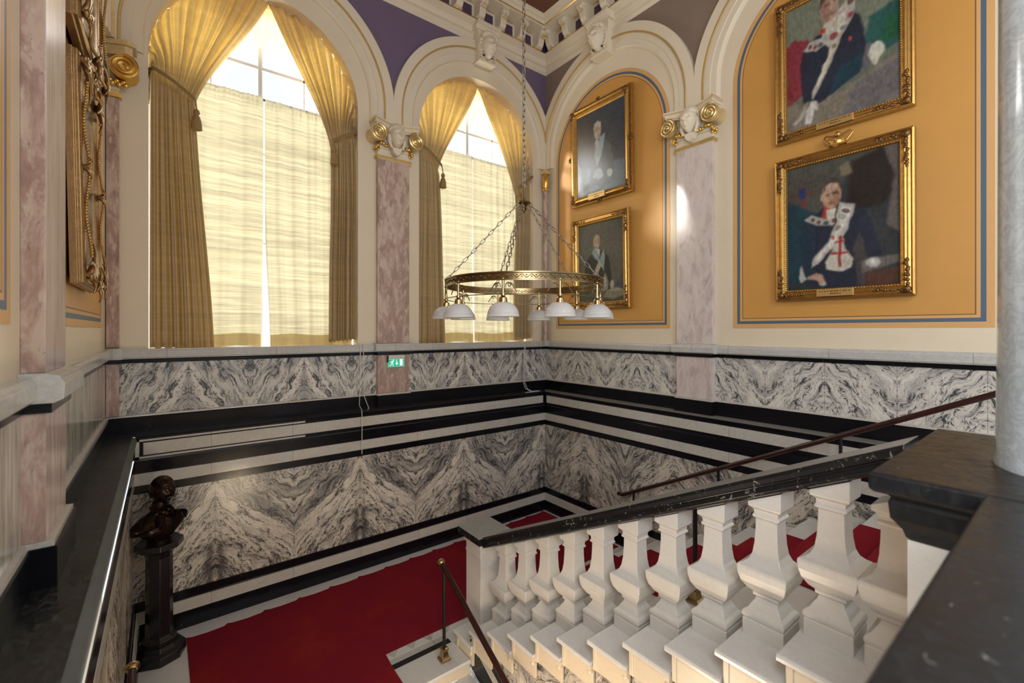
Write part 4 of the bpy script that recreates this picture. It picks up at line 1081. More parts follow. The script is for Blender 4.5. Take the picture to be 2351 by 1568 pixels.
# ---------------------------------------------------------------- carved gilt frames on the near wall, leaning out
def gilt(label, y0, y1, z0, z1, lean, out):
    w, h = y1 - y0, z1 - z0
    t = thing('gilt_frame', label, 'picture frame', (XL + .025, (y0 + y1) / 2, z0), 0, 'carved gilt frames on the near wall')
    t.rotation_euler = (lean, 0, PI / 2)
    fw, d = .15, out
    prof = [(0, 0), (0, d * .5), (.008, d * .55), (.008, d * .8), (.02, d * .95), (.035, d), (.05, d * .9), (.07, d * .8), (fw * .75, d * .72), (fw * .82, d * .78), (fw * .9, d * .7), (fw, d * .62)]
    f = bevel(fixn(frame_profile_mb(w, h, prof).build('frame', M['frame_brown'], t)), .003)
    MB().box(-w / 2 + .01, w / 2 - .01, -.02, -.002, .01, h - .01).build('back_board', M['frame_dark'], t)
    MB().poly([(-w / 2 + fw - .01, -d * .64, fw - .01), (w / 2 - fw + .01, -d * .64, fw - .01), (w / 2 - fw + .01, -d * .64, h - fw + .01), (-w / 2 + fw - .01, -d * .64, h - fw + .01)]).build('canvas', M['dim_canvas'], t)
    for (xa, za, xb, zb_) in ((-w / 2 + .04, .18, -w / 2 + .04, h - .18), (w / 2 - .04, .18, w / 2 - .04, h - .18), (-w / 2 + .18, h - .04, w / 2 - .18, h - .04), (-w / 2 + .18, .04, w / 2 - .18, .04)):
        ro = MB(); n = int(math.hypot(xb - xa, zb_ - za) / .019)
        for i in range(n): ro.ball((lerp(xa, xb, i / n), -d - .004 - .022 * (.5 + .5 * math.cos(i / n * 4 * PI)), lerp(za, zb_, i / n)), .0105, 5)
        ro.build('rope_edge', M['frame'], f, smooth=True)
    def curl(orn, X, Z, ang, L, turn, r0):
        P, R = [], []
        x, z, a = X, Z, ang
        for q in range(12):
            P.append((x, -d - .004 - .030 * math.sin(q / 11 * PI * .8), z)); R.append(r0 * (1 - .75 * q / 11))
            x += math.cos(a) * L / 11; z += math.sin(a) * L / 11; a += turn / 11
        orn.tube(P, R, 6)
    for sx in (-1, 1):
        for (zz, sg) in ((0, 1), (h, -1)):
            orn = MB(); X = sx * (w / 2 - .05); Z = zz + sg * .05
            for (a, L, tn) in ((0, .20, 1.2), (0, .15, -2.2), (PI / 2, .20, -1.2), (PI / 2, .15, 2.2), (PI / 4, .13, 2.6), (PI / 4, .13, -2.6), (.3, .26, .4), (PI / 2 - .3, .26, -.4)):
                aa = math.atan2(sg * math.sin(a), -sx * math.cos(a)); curl(orn, X, Z, aa, L, tn * (-sx * sg), .020)
            orn.ball((X, -d - .02, Z), .026, 8, 0, (1, .7, 1))
            orn.build('acanthus_carving', M['frame_brown'], f, smooth=True)
        orn = MB()
        for a in (.9, -.9, PI - .9, PI + .9): curl(orn, sx * (w / 2 - .04), h / 2, a, .09, 2.4, .015)
        orn.build('acanthus_carving', M['frame_brown'], f, smooth=True)
    for zz in (.03, h - .03):
        orn = MB()
        for a in (.5, -.5, PI - .5, PI + .5): curl(orn, 0, zz, a, .15, 2.0, .018)
        orn.build('acanthus_carving', M['frame_brown'], f, smooth=True)
    return t
M['dim_canvas'] = plain('dim_varnished_picture', (.10, .10, .115), .15, 0, .4, 4)
gilt('carved gilt frame with beaded edge, lower of the pair on the near wall', -2.27, -1.36, 3.55, 5.03, -.02, .075)
gilt('carved gilt frame at the top of the near wall, above another gilt frame', -2.55, -1.30, 5.08, 6.9, -.005, .08)
# ================================================================ ring chandelier
CX, CY = -2.84, -2.86
RR = .73
ch = thing('chandelier', 'brass ring chandelier with ten ribbed glass shades hanging on chains', 'chandelier', (CX, CY, 0))
ring = MB()
n = 120
prof = [(RR - .006, 3.655), (RR + .012, 3.652), (RR + .012, 3.664), (RR, 3.668), (RR, 3.708), (RR + .012, 3.712), (RR + .012, 3.724), (RR - .006, 3.722)]
rows = [[(r * math.cos(2 * PI * i / n), r * math.sin(2 * PI * i / n), z) for i in range(n)] for r, z in prof]
ring.grid(rows, 0, closeu=True, closev=True)
rg = ring.build('ring_band', M['brass'], ch, smooth='auto')
orn = MB()
for i in range(60):
    a0 = 2 * PI * i / 60
    for r in (RR + .003, RR - .0075):
        P = [(r * math.cos(a0 + u * .1), r * math.sin(a0 + u * .1), 3.688 + .013 * math.sin(u * 2 * PI)) for u in [q / 8 for q in range(9)]]
        orn.tube(P, .0035, 4)
        for u, dz in ((.25, -.006), (.75, .006)): orn.ball((r * math.cos(a0 + u * .1), r * math.sin(a0 + u * .1), 3.688 + dz), .0065, 5, 0, (1.2, 1.2, .8))
orn.build('embossing', M['brass'], rg, smooth=True)
wire = MB().tube([(RR * math.cos(2 * PI * i / 96), RR * math.sin(2 * PI * i / 96), 3.545) for i in range(96)], .004, 6, closed=True)
wire.build('wire_hoop', M['brass'], ch, smooth=True)
dirc = math.atan2(-6.14 - CY, -5.528 - CX)        # towards the gallery corner
def lamp_mb():
    st = MB(); st.lathe([(.011, 3.50), (.011, 3.67)], n=12); 
    st.lathe([(.010, 3.545), (.02, 3.55), (.02, 3.535), (.012, 3.53), (.03, 3.515), (.034, 3.495), (.036, 3.478), (.03, 3.47)], n=16)
    sh = MB(); N = 120; rows = []
    pr = [(.030, 3.482), (.05, 3.478), (.068, 3.470), (.082, 3.460), (.095, 3.447), (.105, 3.434), (.113, 3.419), (.118, 3.405), (.122, 3.385), (.128, 3.38), (.128, 3.368), (.122, 3.366)]
    for r, z in pr:
        rows.append([((r + (.0024 * math.cos(k * PI) if z > 3.384 else 0)) * math.cos(2 * PI * k / N), (r + (.0024 * math.cos(k * PI) if z > 3.384 else 0)) * math.sin(2 * PI * k / N), z) for k in range(N)])
    sh.grid(rows, 0, closeu=True)
    sc = MB()
    for s in (-1, 1):
        for (zz, k_) in ((3.60, 1), ):
            P = []
            for i in range(15):
                a = i / 14 * 1.5 * PI
                P.append((0, s * (.02 + .045 * (1 - math.cos(a * .66))), zz + .035 * math.sin(a)))
            sc.tube(P, .0045, 5)
        Q = [(0, s * (.055 + .022 * (1 - i / 16) * math.cos(i * .55)), 3.615 + .022 * (1 - i / 16) * math.sin(i * .55)) for i in range(16)]
        sc.tube(Q, .004, 5)
    return st, sh, sc
st, sh, sc = lamp_mb()
st0 = sh0 = None
for kx in range(10):
    ang = dirc + math.radians(-13 + 36 * kx)
    Mx = Matrix.Translation((RR * math.cos(ang), RR * math.sin(ang), 0)) @ Matrix.Rotation(ang, 4, 'Z')
    if st0 is None:
        st0 = st.build('lamp_stem', M['brass_bright'], ch, smooth='auto'); sh0 = sh.build('lamp_shade', M['shade'], st0, smooth=True); sc0 = sc.build('scroll', M['iron_brass'] if 'iron_brass' in M else M['brass'], st0, smooth=True)
        st0.matrix_local = Mx
    else:
        a = st0.copy(); COL.objects.link(a); a.parent = ch; a.matrix_local = Mx
        for g in (sh0, sc0):
            b = g.copy(); COL.objects.link(b); b.parent = a
def chain(mb, p0, p1, L=.070, r=.0037, w=.012):
    p0, p1 = Vector(p0), Vector(p1); d = p1 - p0; n = max(1, int(d.length / (L * .80))); d.normalize()
    s = d.cross(Vector((0, 0, 1)))
    if s.length < .05: s = Vector((1, 0, 0))
    s.normalize(); u = s.cross(d)
    for i in range(n):
        c = p0 + (p1 - p0) * ((i + .5) / n); a = s if i % 2 else u
        pts = []
        for q in range(12):
            t = 2 * PI * q / 12
            pts.append(c + d * (L * .5 * math.copysign(abs(math.cos(t)) ** .7, math.cos(t))) + a * (w * math.sin(t)))
        mb.tube(pts, r, 5, closed=True)
hub = MB()
hub.lathe([(.008, 4.62), (.012, 4.5), (.02, 4.475), (.06, 4.468), (.064, 4.455), (.035, 4.44), (.02, 4.42), (.03, 4.40), (.012, 4.38), (.004, 4.36)], n=14)
hub.build('hub', M['brass_dark'] if 'brass_dark' in M else M['brass'], ch, smooth='auto')
for kx in range(5):
    ang = dirc + math.radians(-13 + 72 * kx + 2)
    c = MB(); chain(c, (.05 * math.cos(ang), .05 * math.sin(ang), 4.455), (RR * math.cos(ang), RR * math.sin(ang), 3.722)); c.build('chain', M['chain'], ch, smooth=True)
c = MB(); chain(c, (0, 0, 8.92), (0, 0, 4.60), .07, .005, .014); c.build('hanging_chain', M['chain'], ch, smooth=True)
# ================================================================ stairs, balustrade, handrails
RISE, GO, X_B = .152, .312, -2.778
X_OPEN = -3.15
BY = lambda i: -2.518 - GO * (i - 1)            # baluster i stands on tread i, at z = .152*(i+1)
TZ = lambda i: RISE * (i + 1)                   # tread 0 carries the newel
NOSE = lambda i: BY(i) + .135
sc_ = thing('staircase', 'white marble staircase rising beside the portrait wall from the red landing', 'staircase', (0, 0, 0))
for i in range(0, 11):
    zt = TZ(i); y1 = NOSE(i); y0 = NOSE(i + 1) - .03
    if i == 10: y0 = -5.703
    tr = MB(); prof = [(y1, zt - .004), (y1 + .004, zt - .02), (y1 - .004, zt - .038), (y1 - .018, zt - .042), (y0, zt - .042), (y0, zt), (y1 - .006, zt)]
    tr.prism(prof, 'x', X_OPEN + .012, LX1 + .02)
    # returned nosing on the open side
    tr.prism([(X_OPEN + .012, zt - .04), (X_OPEN + .002, zt - .034), (X_OPEN, zt - .016), (X_OPEN + .004, zt - .003), (X_OPEN + .012, zt)], 'y', y0 + .0, y1)
    t_ = tr.build('tread', M['tread'], sc_); fixn(t_)
    rs = MB(); rs.box(X_OPEN + .035, LX1 + .02, y1 - .05, y1 - .03, zt - RISE, zt - .04); rs.build('riser', M['white'], t_)
    fs = MB(); yb = y0 + .0
    fs.box(X_OPEN + .028, X_OPEN + .05, yb, y1 - .035, zt - .042 - RISE * 1.05, zt - .04)
    fs.box(X_OPEN + .022, X_OPEN + .03, y1 - .068, y1 - .036, zt - .042 - RISE * 1.05, zt - .04)
    f_ = fs.build('fascia', M['fascia'], t_); bevel(f_, .003)
    sp = MB(); sp.box(X_OPEN + .0, X_OPEN + .03, yb - .004, yb + .03, zt - .075, zt - .03); sp.ball((X_OPEN + .012, yb + .012, zt - .07), .022, 8, 0, (.8, 1, 1)); sp.build('scroll_end', M['fascia'], t_, smooth='auto')
# carcass and wall under the open side
cm = MB(); cm.prism([(-2.06, -1.95), (-2.06, .06), (-5.92, 1.74), (-5.92, -1.95)], 'x', X_OPEN + .065, X_OPEN + .12); cm.build('string_wall', M['book_rot'], sc_)
for (d0, d1, m, nm) in ((-.10, .15, 'black', 'string_plinth'), (.15, .25, 'band', 'string_band'), (.25, .33, 'black', 'string_fillet')):
    bs = MB(); zz = lambda y, d: (y + 2.36) * .49 + d
    y1 = -2.33 if d1 < .2 else (-2.36 if d1 < .3 else -2.40)
    bs.prism([(y1, zz(y1, d0)), (y1, zz(y1, d1)), (-5.85, zz(-5.85, d1)), (-5.85, zz(-5.85, d0))], 'x', X_OPEN + .046, X_OPEN + .07)
    bs.build(nm, M[m], sc_)

# lower flight going down beside it
lf = thing('staircase', 'white marble steps going down from the red landing toward the lower hall', 'staircase', (0, 0, 0))
for i in range(0, 11):
    zt = -RISE * i; y1 = -2.045 - .31 * i; y0 = y1 - .335
    tr = MB(); tr.prism([(y0 + .004, zt - .004), (y0, zt - .02), (y0 + .006, zt - .04), (y1, zt - .04), (y1, zt), (y0 + .008, zt)], 'x', LX0 + .066, X_OPEN + (.021 if i < 3 else .044))
    t_ = fixn(tr.build('tread', M['tread'], lf))
    MB().box(LX0 + .066, X_OPEN + (.021 if i < 3 else .044), y0 + .03, y0 + .05, zt - RISE, zt - .03).build('riser', M['fascia'], t_)

# newel at the foot
nw = thing('newel_post', 'square cream marble newel post with flat black cap at the foot of the balustrade', 'newel post', (-2.745, -2.06, TZ(0) + .001))
bevel(MB().box(-.145, .145, -.145, .145, 0, .885).build('post', M['white'], nw), .006)
nm = MB(); nm.box(-.165, .165, -.165, .165, .80, .885); nm.box(-.15, .15, -.15, .15, .69, .72); bevel(nm.build('neck_moulding', M['white'], nw), .008)
bevel(MB().box(-.21, .21, -.215, .215, .87, .945).build('cap', M['rail_sheen'], nw), .004)

# balusters
def baluster_proto():
    t = thing('baluster', 'x', 'baluster', (0, 0, 0), 0, 'square vase-shaped white marble balusters of the stair')
    prof = [(.109, 0), (.109, .088), (.104, .092), (.110, .100), (.113, .118), (.107, .134), (.094, .143), (.088, .148), (.078, .168), (.062, .192), (.056, .212), (.055, .218), (.068, .222), (.070, .234), (.068, .240), (.092, .262), (.117, .302), (.128, .345), (.131, .382), (.129, .396), (.108, .407), (.085, .428), (.071, .462), (.063, .52), (.059, .60), (.0575, .668)]
    b = MB(); rows = [[(r * sx, r * sy, z) for sx, sy in ((-1, -1), (1, -1), (1, 1), (-1, 1))] for r, z in prof]
    b.grid(rows, 0, closeu=True); b.poly(rows[0][::-1]); b.poly(rows[-1])
    o = b.build('vase', M['white'], t); bevel(o, .004, 2, 25)
    cprof = [(.058, .664), (.068, .668), (.072, .676), (.068, .686), (.064, .690), (.066, .712), (.078, .724), (.086, .730), (.088, .738), (.088, .96)]
    c = MB(); rows = [[(r * sx, r * sy, z) for sx, sy in ((-1, -1), (1, -1), (1, 1), (-1, 1))] for r, z in cprof[:-1]]
    # head cut to the rake of the rail
    rows.append([(.088 * sx, .088 * sy, .799 - .489 * .088 * sy) for sx, sy in ((-1, -1), (1, -1), (1, 1), (-1, 1))])
    c.grid(rows, 0, closeu=True); c.poly(rows[0][::-1]); c.poly(rows[-1]); bevel(c.build('head', M['white'], t), .003, 2, 25)
    return t
bal = baluster_proto()
ORD = ['first', 'second', 'third', 'fourth', 'fifth', 'sixth', 'seventh', 'eighth', 'ninth', 'tenth', 'eleventh']
for i in range(1, 12):
    lab = 'square vase-shaped marble baluster, %s up from the newel post' % ORD[i - 1]
    zt = TZ(i) + .001
    y = BY(i)
    if i == 11: y = -5.585; zt = TZ(10) + .001
    if i == 1: bal.location = (X_B, y, zt); bal['label'] = lab
    else: dup(bal, (X_B, y, zt), lab)
# raking rail
sl = .489
rz = lambda y: 2.485 - sl * (y + 5.335)       # underside of the rail over the balusters
rl = MB(); ys = (-2.278, -5.63)
sec = [(-.135, .012), (-.145, .03), (-.135, .055), (-.128, .062), (-.140, .075), (-.145, .10), (-.138, .122), (.138, .122), (.145, .10), (.128, .062), (.145, .03), (.135, .012), (.10, 0), (-.10, 0)]
rl.grid([[(X_B + x, y, rz(y) + z) for x, z in sec] for y in ys], 0, closeu=True)
rl.poly([(X_B + x, ys[0], rz(ys[0]) + z) for x, z in sec]); rl.poly([(X_B + x, ys[1], rz(ys[1]) + z) for x, z in sec][::-1])
o = rl.build('balustrade_rail', M['rail_sheen']); bevel(fixn(o), .004)
tag(o, 'long black marble rail sloping over the white stair balusters', 'rail')

# gallery pedestal with the black cap, and the near rail
pd = thing('pedestal', 'square marble pedestal with thick black moulded cap carrying the grey column', 'pedestal', (0, 0, 0))
px0, px1, py0, py1 = -3.555, -2.41, -6.79, -5.655
def slab(mb, o, z0, z1): mb.box(px0 + o, px1 - o, py0 + o, py1 - o, z0, z1)
cp = MB(); 
lv = [(.005, 2.70), (0, 2.705), (0, 2.752), (.006, 2.76)]
def ringp(o, z): return [(px0 + o, py0 + o, z), (px1 - o, py0 + o, z), (px1 - o, py1 - o, z), (px0 + o, py1 - o, z)]
prof = [(.10, 2.52), (.085, 2.535), (.078, 2.56), (.05, 2.60), (.045, 2.655), (.052, 2.672), (.04, 2.684), (.012, 2.69), (.002, 2.70), (0, 2.712), (0, 2.750), (.008, 2.76)]
rows = [ringp(o, z) for o, z in prof]; cp.grid(rows, 0, closeu=True); cp.poly(rows[-1]); cp.poly(rows[0][::-1])
bevel(fixn(cp.build('cap', M['rail'], pd)), .003)
MB().box(px0 + .09, px1 - .09, py0 + .09, py1 - .09, Z_GAL, 2.525).build('die', M['white'], pd)
bevel(MB().box(px0 + .05, px1 - .05, py0 + .05, py1 - .05, Z_GAL - .12, Z_GAL + .13).build('base', M['white'], pd), .01)
nr = MB()
sec = [(-.17, 2.62), (-.19, 2.66), (-.17, 2.70), (-.185, 2.715), (-.195, 2.74), (-.185, 2.757), (.185, 2.757), (.195, 2.74), (.185, 2.715), (.17, 2.70), (.19, 2.66), (.17, 2.62), (.12, 2.60), (-.12, 2.60)]
xs = (XL + .005, px0 + .002)
nr.grid([[(x, -6.13 + y, z) for y, z in sec] for x in xs], 0, closeu=True)
for x, rev in ((xs[0], 0), (xs[1], 1)):
    p = [(x, -6.13 + y, z) for y, z in sec]; nr.poly(p[::-1] if rev else p)
o = nr.build('gallery_rail', M['rail']); bevel(fixn(o), .004)
tag(o, 'broad speckled black marble rail of the gallery in the near lower corner', 'rail')

# handrails
def handrail(label, pts, posts, knob=None, r=.026, group=None):
    t = thing('handrail', label, 'handrail', (0, 0, 0), 0, group)
    MB().tube(pts, r, 12).build('rail', M['wood'], t, smooth=True)
    for (x, y, z0, z1) in posts:
        p = MB().tube([(x, y, z0 + .05), (x, y, z1)], .016, 10).build('post', M['iron'], t, smooth=True)
        f = MB(); rows = [[(x + a * sx, y + a * sy, z0 + h) for sx, sy in ((-1, -1), (1, -1), (1, 1), (-1, 1))] for a, h in ((.052, .002), (.052, .014), (.036, .03), (.026, .085), (.034, .10), (.034, .115), (.018, .118))]
        f.grid(rows, 0, closeu=True); f.poly(rows[-1]); f.poly(rows[0][::-1]); bevel(f.build('foot', M['brass_bright'], p), .002)
    if knob:
        kx, ky, kz = knob
        k_ = MB().lathe([(.02, -.03), (.03, -.028), (.038, -.015), (.044, 0), (.04, .016), (.028, .022), (.0, .024)][:-1], (kx, ky, kz), 18, 0, Matrix.Rotation(-PI / 2 + .35, 3, 'X'))
        k_.build('end_cap', M['brass_bright'], t, smooth='auto')
    return t
tz = lambda y: 1.672 - .487 * (y + 5.326) + .035   # nosing line
hx = -.23
handrail('mahogany handrail on iron posts climbing along the portrait wall', [(hx, -1.86, .855), (hx, -1.95, .86), (hx, -5.70, .86 + .507 * 3.75)],
    [(hx, y, RISE * (1 + math.floor((NOSE(0) - y) / GO)), .86 + .507 * (-1.95 - y)) for y in (-2.14, -3.38, -4.62)], None, group='stair handrails')
hx2 = -2.36
handrail('mahogany handrail on iron posts behind the stair balusters', [(hx2, -2.2, 1.02), (hx2, -2.9, 1.02 + .5 * .66), (hx2, -5.55, 2.64)],
    [(hx2, y, RISE * (1 + math.floor((NOSE(0) - y) / GO)), 1.02 + .489 * (-2.2 - y)) for y in (-3.06, -4.31)], None, group='stair handrails')
handrail('mahogany handrail with brass cap descending from the landing beside the steps', [(-3.32, -2.16, .905), (-3.32, -2.22, .885), (-3.32, -4.9, -.46)], [(-3.33, -2.21, 0, .88), (-3.33, -4.4, -RISE * 7, -.22)], (-3.32, -2.13, .92), group='stair handrails')
handrail('mahogany handrail with brass cap along the near wall below the black ledge', [(-5.70, -2.02, .865), (-5.70, -2.10, .845), (-5.70, -4.9, -.55)], [(-5.70, -4.2, -RISE * 6, -.2)], (-5.70, -1.99, .88), group='stair handrails')

# ---------------------------------------------------------------- carpets
def carpet(name, label, mb, **kw):
    o = mb.build(name, M['carpet']); tag(o, label, 'carpet'); return o
lc = MB(); top = []
x = -5.335; i = 0
while x < -.12:
    y0 = -.30 + .20 * (x + 5.35) / 5.2
    L = .37
    for u, d in ((0, .022), (.12, .0), (.5, -.012), (.9, .0)):
        if x + u * L < -.12: top.append((x + u * L, y0 + d))
    x += L
outline = top + [(-.12, -.13), (-.12, -1.78), (-2.2, -1.79), (-3.765, -1.80), (-3.78, -2.02), (-3.785, -2.36), (-5.30, -2.36), (-5.33, -1.2)]
lc.poly([(a, b, .009) for a, b in outline]); lc.quad_strip([(a, b, .009) for a, b in outline], [(a, b, .0005) for a, b in outline], close=True)
# runner down the lower flight
P = [(-2.36, .009), (-2.392, .006)]
for j in range(1, 9):
    zt = -RISE * j; y1 = -2.045 - .31 * j
    P += [(y1 - .042, -RISE * (j - 1) - .03), (y1 - .034, zt + .012), (y1 - .347, zt + .010)]
lc.quad_strip([(-3.785, y, z) for y, z in P], [(-5.30, y, z) for y, z in P])
carpet('carpet', 'wide crimson carpet covering the landing and running down the lower steps', lc)
# runner up the stairs
rn = MB(); P = [(-1.9, .012), (NOSE(0) + .012, .012)]
for i in range(0, 11):
    zt = TZ(i); P += [(NOSE(i) + .012, zt - .045), (NOSE(i) + .014, zt - .012), (NOSE(i) + .004, zt + .010), (NOSE(i) - .02, zt + .012), (NOSE(i + 1) - .0 if i < 10 else -5.69, zt + .012)]
    if i < 10: P[-1] = (NOSE(i + 1) - .025, zt + .012)
rn.quad_strip([(-2.10, y, z) for y, z in P], [(-.62, y, z) for y, z in P])
carpet('stair_runner', 'crimson stair runner climbing the marble steps behind the balusters', rn)
# wall marble strip on the landing between carpet and base
# ================================================================ bust on its pedestal
BX, BY_ = -5.56, -.42
pt = thing('bust_pedestal', 'black polished granite pedestal in the landing corner', 'pedestal', (BX, BY_, 0), -.35)
def octo(mb, prof, ph=PI / 8):
    mb.lathe([(r / math.cos(PI / 8), z) for r, z in prof], n=8, phase=ph)
b = MB(); octo(b, [(.205, .0), (.205, .075), (.20, .085), (.165, .11), (.15, .15)]); bevel(b.build('foot', M['granite'], pt), .006)
b = MB(); octo(b, [(.135, .15), (.135, .19), (.112, .215), (.105, .23), (.102, 1.0), (.108, 1.035)]); bevel(b.build('shaft', M['granite'], pt), .005)
b = MB(); octo(b, [(.108, 1.03), (.125, 1.06), (.17, 1.095), (.185, 1.10), (.185, 1.15), (.178, 1.158)]); bevel(b.build('cap', M['granite'], pt), .005)
bu = thing('bronze_bust', 'dark bronze portrait bust of a moustached man in a jacket on the black pedestal', 'bust', (BX, BY_, 1.158), -2.5)
# torso, cut at the upper arms: rings from the base up
rows = []
spec = [(.00, .085, .07, 0), (.02, .10, .08, 0), (.05, .16, .10, .0), (.09, .225, .125, .0), (.14, .262, .135, .0), (.19, .262, .13, -.005), (.235, .235, .115, -.01), (.265, .17, .095, -.012), (.285, .10, .075, -.008), (.305, .072, .068, 0), (.345, .066, .066, .012), (.39, .066, .068, .022), (.41, .06, .06, .03)]
n = 40
for z, rx, ry, oy in spec:
    row = []
    for kx in range(n):
        a = 2 * PI * kx / n; ca, sa = math.cos(a), math.sin(a)
        X = rx * math.copysign(abs(ca) ** .85, ca); Y = ry * math.copysign(abs(sa) ** .8, sa) + oy
        if .06 < z < .27 and sa > .5: Y += .016 * math.exp(-(X / .05) ** 2)                      # shirt front
        zz = z - (.055 * (abs(X) / .26) ** 2 if z > .15 and z < .29 else 0)                        # sloping shoulders
        if z < .16: zz = z + .075 * (abs(X) / .26) ** 1.5                                          # rounded underside
        row.append((X, Y, zz))
    rows.append(row)
tb = MB().grid(rows, 0, closeu=True); tb.poly(rows[0][::-1]); tb.poly(rows[-1])
tb.add(FACE, Matrix.Translation((0, .045, .50)) @ Matrix.Rotation(.05, 4, 'X') @ Matrix.Scale(.275, 4))
for s in (-1, 1):    # ears
    tb.ball((s * .094, .03, .505), .026, 8, 0, (.45, .8, 1.2))
body = tb.build('figure', M['bronze'], bu, smooth=True)
h = MB(); rows = []
for i in range(19):
    row = []
    for q in range(48):
        a = 2 * PI * q / 48; sa = math.sin(a)
        tm = lerp(.66, .27, sstep(-.25, .75, sa)); t_ = lerp(.01, tm * PI, i / 18)
        rr = 1 + .025 * math.sin(q * 2.2 + i * .6)
        row.append((math.sin(t_) * math.cos(a) * .101 * rr, .040 + math.sin(t_) * sa * (.118 if sa < 0 else .112) * rr, .512 + .138 * math.cos(t_)))
    rows.append(row)
h.grid(rows, 0, closeu=True); h.poly(rows[0])
h.build('hair', M['bronze'], body, smooth=True)
mo = MB()
for s in (-1, 1): mo.tube([(0, .170, .459), (s * .02, .166, .455), (s * .042, .150, .448), (s * .062, .130, .452)], [.010, .010, .007, .003], 8)
mo.build('moustache', M['bronze'], body, smooth=True)
lp = MB()
for s in (-1, 1):
    lp.prism([(s * .02, .08), (s * .065, .30), (s * .105, .265), (s * .12, .19), (s * .085, .185), (s * .10, .165)], 'y', .085, .152)
    lp.tube([(s * .015, .125, .285), (s * .05, .11, .31), (s * .07, .04, .325), (s * .05, -.04, .33)], .018, 8)
bevel(lp.build('lapels', M['bronze'], body), .004)
bt = MB()
for s in (-1, 1): bt.prism([(0, .287), (s * .045, .305), (s * .045, .262)], 'y', .10, .135)
for q in range(3): bt.ball((0, .150, .22 - .05 * q), .008, 6)
bt.build('bow_tie', M['bronze'], body, smooth='auto')
bs_ = MB().lathe([(.10, 0), (.10, .018), (.075, .03), (.07, .06)], n=28); bs_.build('socle', M['bronze'], bu, smooth='auto')

# ================================================================ exit sign
ex = thing('exit_sign', 'small lit green running-man exit sign on the pink pilaster', 'exit sign', (-2.825, YB - .078, 2.79))
bevel(MB().box(-.125, .125, -.055, 0, .055, .105).build('housing', M['plastic'], ex), .004)
pn = MB().box(-.122, .122, -.034, -.026, -.065, .05).build('panel', M['exit_green'], ex); bevel(pn, .003)
bd = MB()
for (x0, x1, z0, z1) in ((-.122, .122, .044, .05), (-.122, .122, -.065, -.059), (-.122, -.116, -.065, .05), (.116, .122, -.065, .05)): bd.box(x0, x1, -.0355, -.034, z0, z1)
bd.build('border', M['exit_pale'], pn)
pg = MB(); y = -.0358
pg.poly([(.055, y, -.05), (.098, y, -.05), (.098, y, .04), (.055, y, .04)])               # doorway
ax = .008; pg.poly([(ax - .006, y, .03), (ax + .006, y, .03), (ax + .006, y, -.015), (ax + .024, y, -.012), (ax, y, -.045), (ax - .024, y, -.012), (ax - .006, y, -.015)][::-1])   # arrow
def limb(p, q, w):
    d = Vector((q[0] - p[0], q[1] - p[1])); nrm = Vector((-d.y, d.x)).normalized() * w / 2
    pg.poly([(p[0] + nrm.x, y, p[1] + nrm.y), (q[0] + nrm.x, y, q[1] + nrm.y), (q[0] - nrm.x, y, q[1] - nrm.y), (p[0] - nrm.x, y, p[1] - nrm.y)])
c0 = -.065
pg.poly([(c0 + .022 + .010 * math.cos(a * PI / 6), y, .030 + .010 * math.sin(a * PI / 6)) for a in range(12)])
for p, q, w in (((c0 + .012, .018), (c0 - .004, -.016), .016), ((c0 - .004, -.014), (c0 + .02, -.030), .010), ((c0 + .02, -.03), (c0 + .016, -.052), .009), ((c0 - .002, -.016), (c0 - .016, -.04), .010), ((c0 - .016, -.04), (c0 - .036, -.044), .009), ((c0 + .01, .016), (c0 + .032, .002), .008), ((c0 + .008, .016), (c0 - .016, .012), .008), ((c0 - .016, .012), (c0 - .026, -.004), .008)): limb(p, q, w)
pg.build('pictogram', M['exit_white'], pn)
MB().box(-.13, -.126, -.058, 0, .0, .10).build('end_plate', M['iron'], ex)
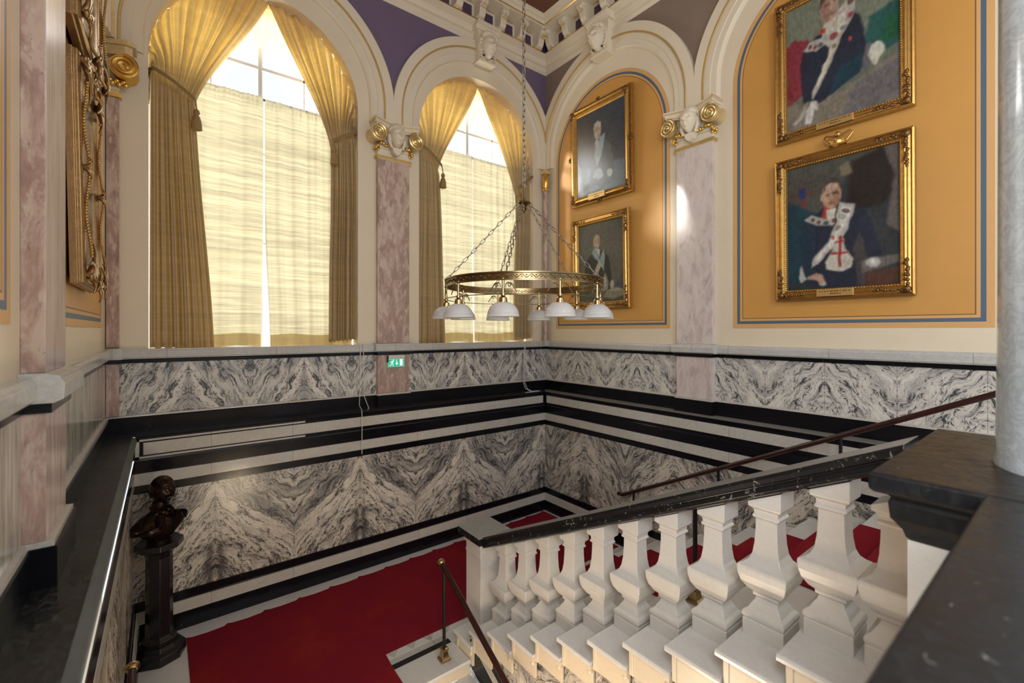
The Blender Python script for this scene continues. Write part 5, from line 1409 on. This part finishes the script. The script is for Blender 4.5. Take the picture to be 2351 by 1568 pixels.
# ================================================================ camera, daylight, lamp, added fill lights
cam = bpy.data.cameras.new('camera'); co = bpy.data.objects.new('camera', cam); COL.objects.link(co)
co.location = (-5.528, -6.140, 3.26)
co.rotation_euler = (PI / 2, 0, math.radians(52.19 - 90))
cam.sensor_fit = 'HORIZONTAL'; cam.sensor_width = 36; cam.lens = 36 * 1031.6 / 2351
cam.shift_y = -26 / 2351
cam.clip_start = .02
cam.dof.use_dof = True; cam.dof.focus_distance = 3.6; cam.dof.aperture_fstop = 1.4
SC.camera = co
w = bpy.data.worlds.new('world'); SC.world = w; w.use_nodes = True
bg = w.node_tree.nodes['Background']; bg.inputs[0].default_value = (.93, .96, 1.0, 1); bg.inputs[1].default_value = 1.0
def area(name, loc, rot, sx, sy, power, col):
    l = bpy.data.lights.new(name, 'AREA'); l.shape = 'RECTANGLE'; l.size = sx; l.size_y = sy; l.energy = power; l.color = col
    o = bpy.data.objects.new(name, l); COL.objects.link(o); o.location = loc; o.rotation_euler = rot; return o
for nm, c in (('window_daylight', W1 - .05), ('window_daylight', W2)):
    area(nm, (c, YB + .75, 5.3), (-PI / 2, 0, 0), 2.3, 4.5, 260, (1, .98, .93))
def point(name, loc, power, col, r=.12):
    l = bpy.data.lights.new(name, 'POINT'); l.energy = power; l.color = col; l.shadow_soft_size = r
    o = bpy.data.objects.new(name, l); COL.objects.link(o); o.location = loc; return o
point('lower_hall_lamp', (-4.35, -4.3, .15), 75, (1, .80, .55), .26)
point('gallery_fill', (-3.6, -8.2, 6.2), 170, (.97, .98, 1), .5)  # unseen fill added behind the camera to brighten the room
vs = SC.view_settings; vs.view_transform = 'Standard'; vs.look = 'None'; vs.gamma = 1; vs.use_curve_mapping = False; vs.exposure = 0.18
SC.cycles.max_bounces = 8; SC.cycles.diffuse_bounces = 4; SC.cycles.glossy_bounces = 3; SC.cycles.transmission_bounces = 4; SC.cycles.transparent_max_bounces = 6
SC.cycles.sample_clamp_indirect = 6; SC.cycles.use_denoising = True
SC.cycles.caustics_reflective = False; SC.cycles.caustics_refractive = False

sun = bpy.data.lights.new('sun', 'SUN'); sun.energy = 3.0; sun.angle = math.radians(4); sun.color = (1, .95, .84)
so = bpy.data.objects.new('sun', sun); COL.objects.link(so); so.rotation_euler = Vector((4.6, -2.7, -1.6)).to_track_quat('-Z', 'Y').to_euler()
area('gallery_side_fill', (XL + .05, -7.9, 4.6), (0, -PI / 2, 0), 2.0, 3.6, 260, (.88, .94, 1))  # unseen fill added by the near wall to brighten the portrait wall
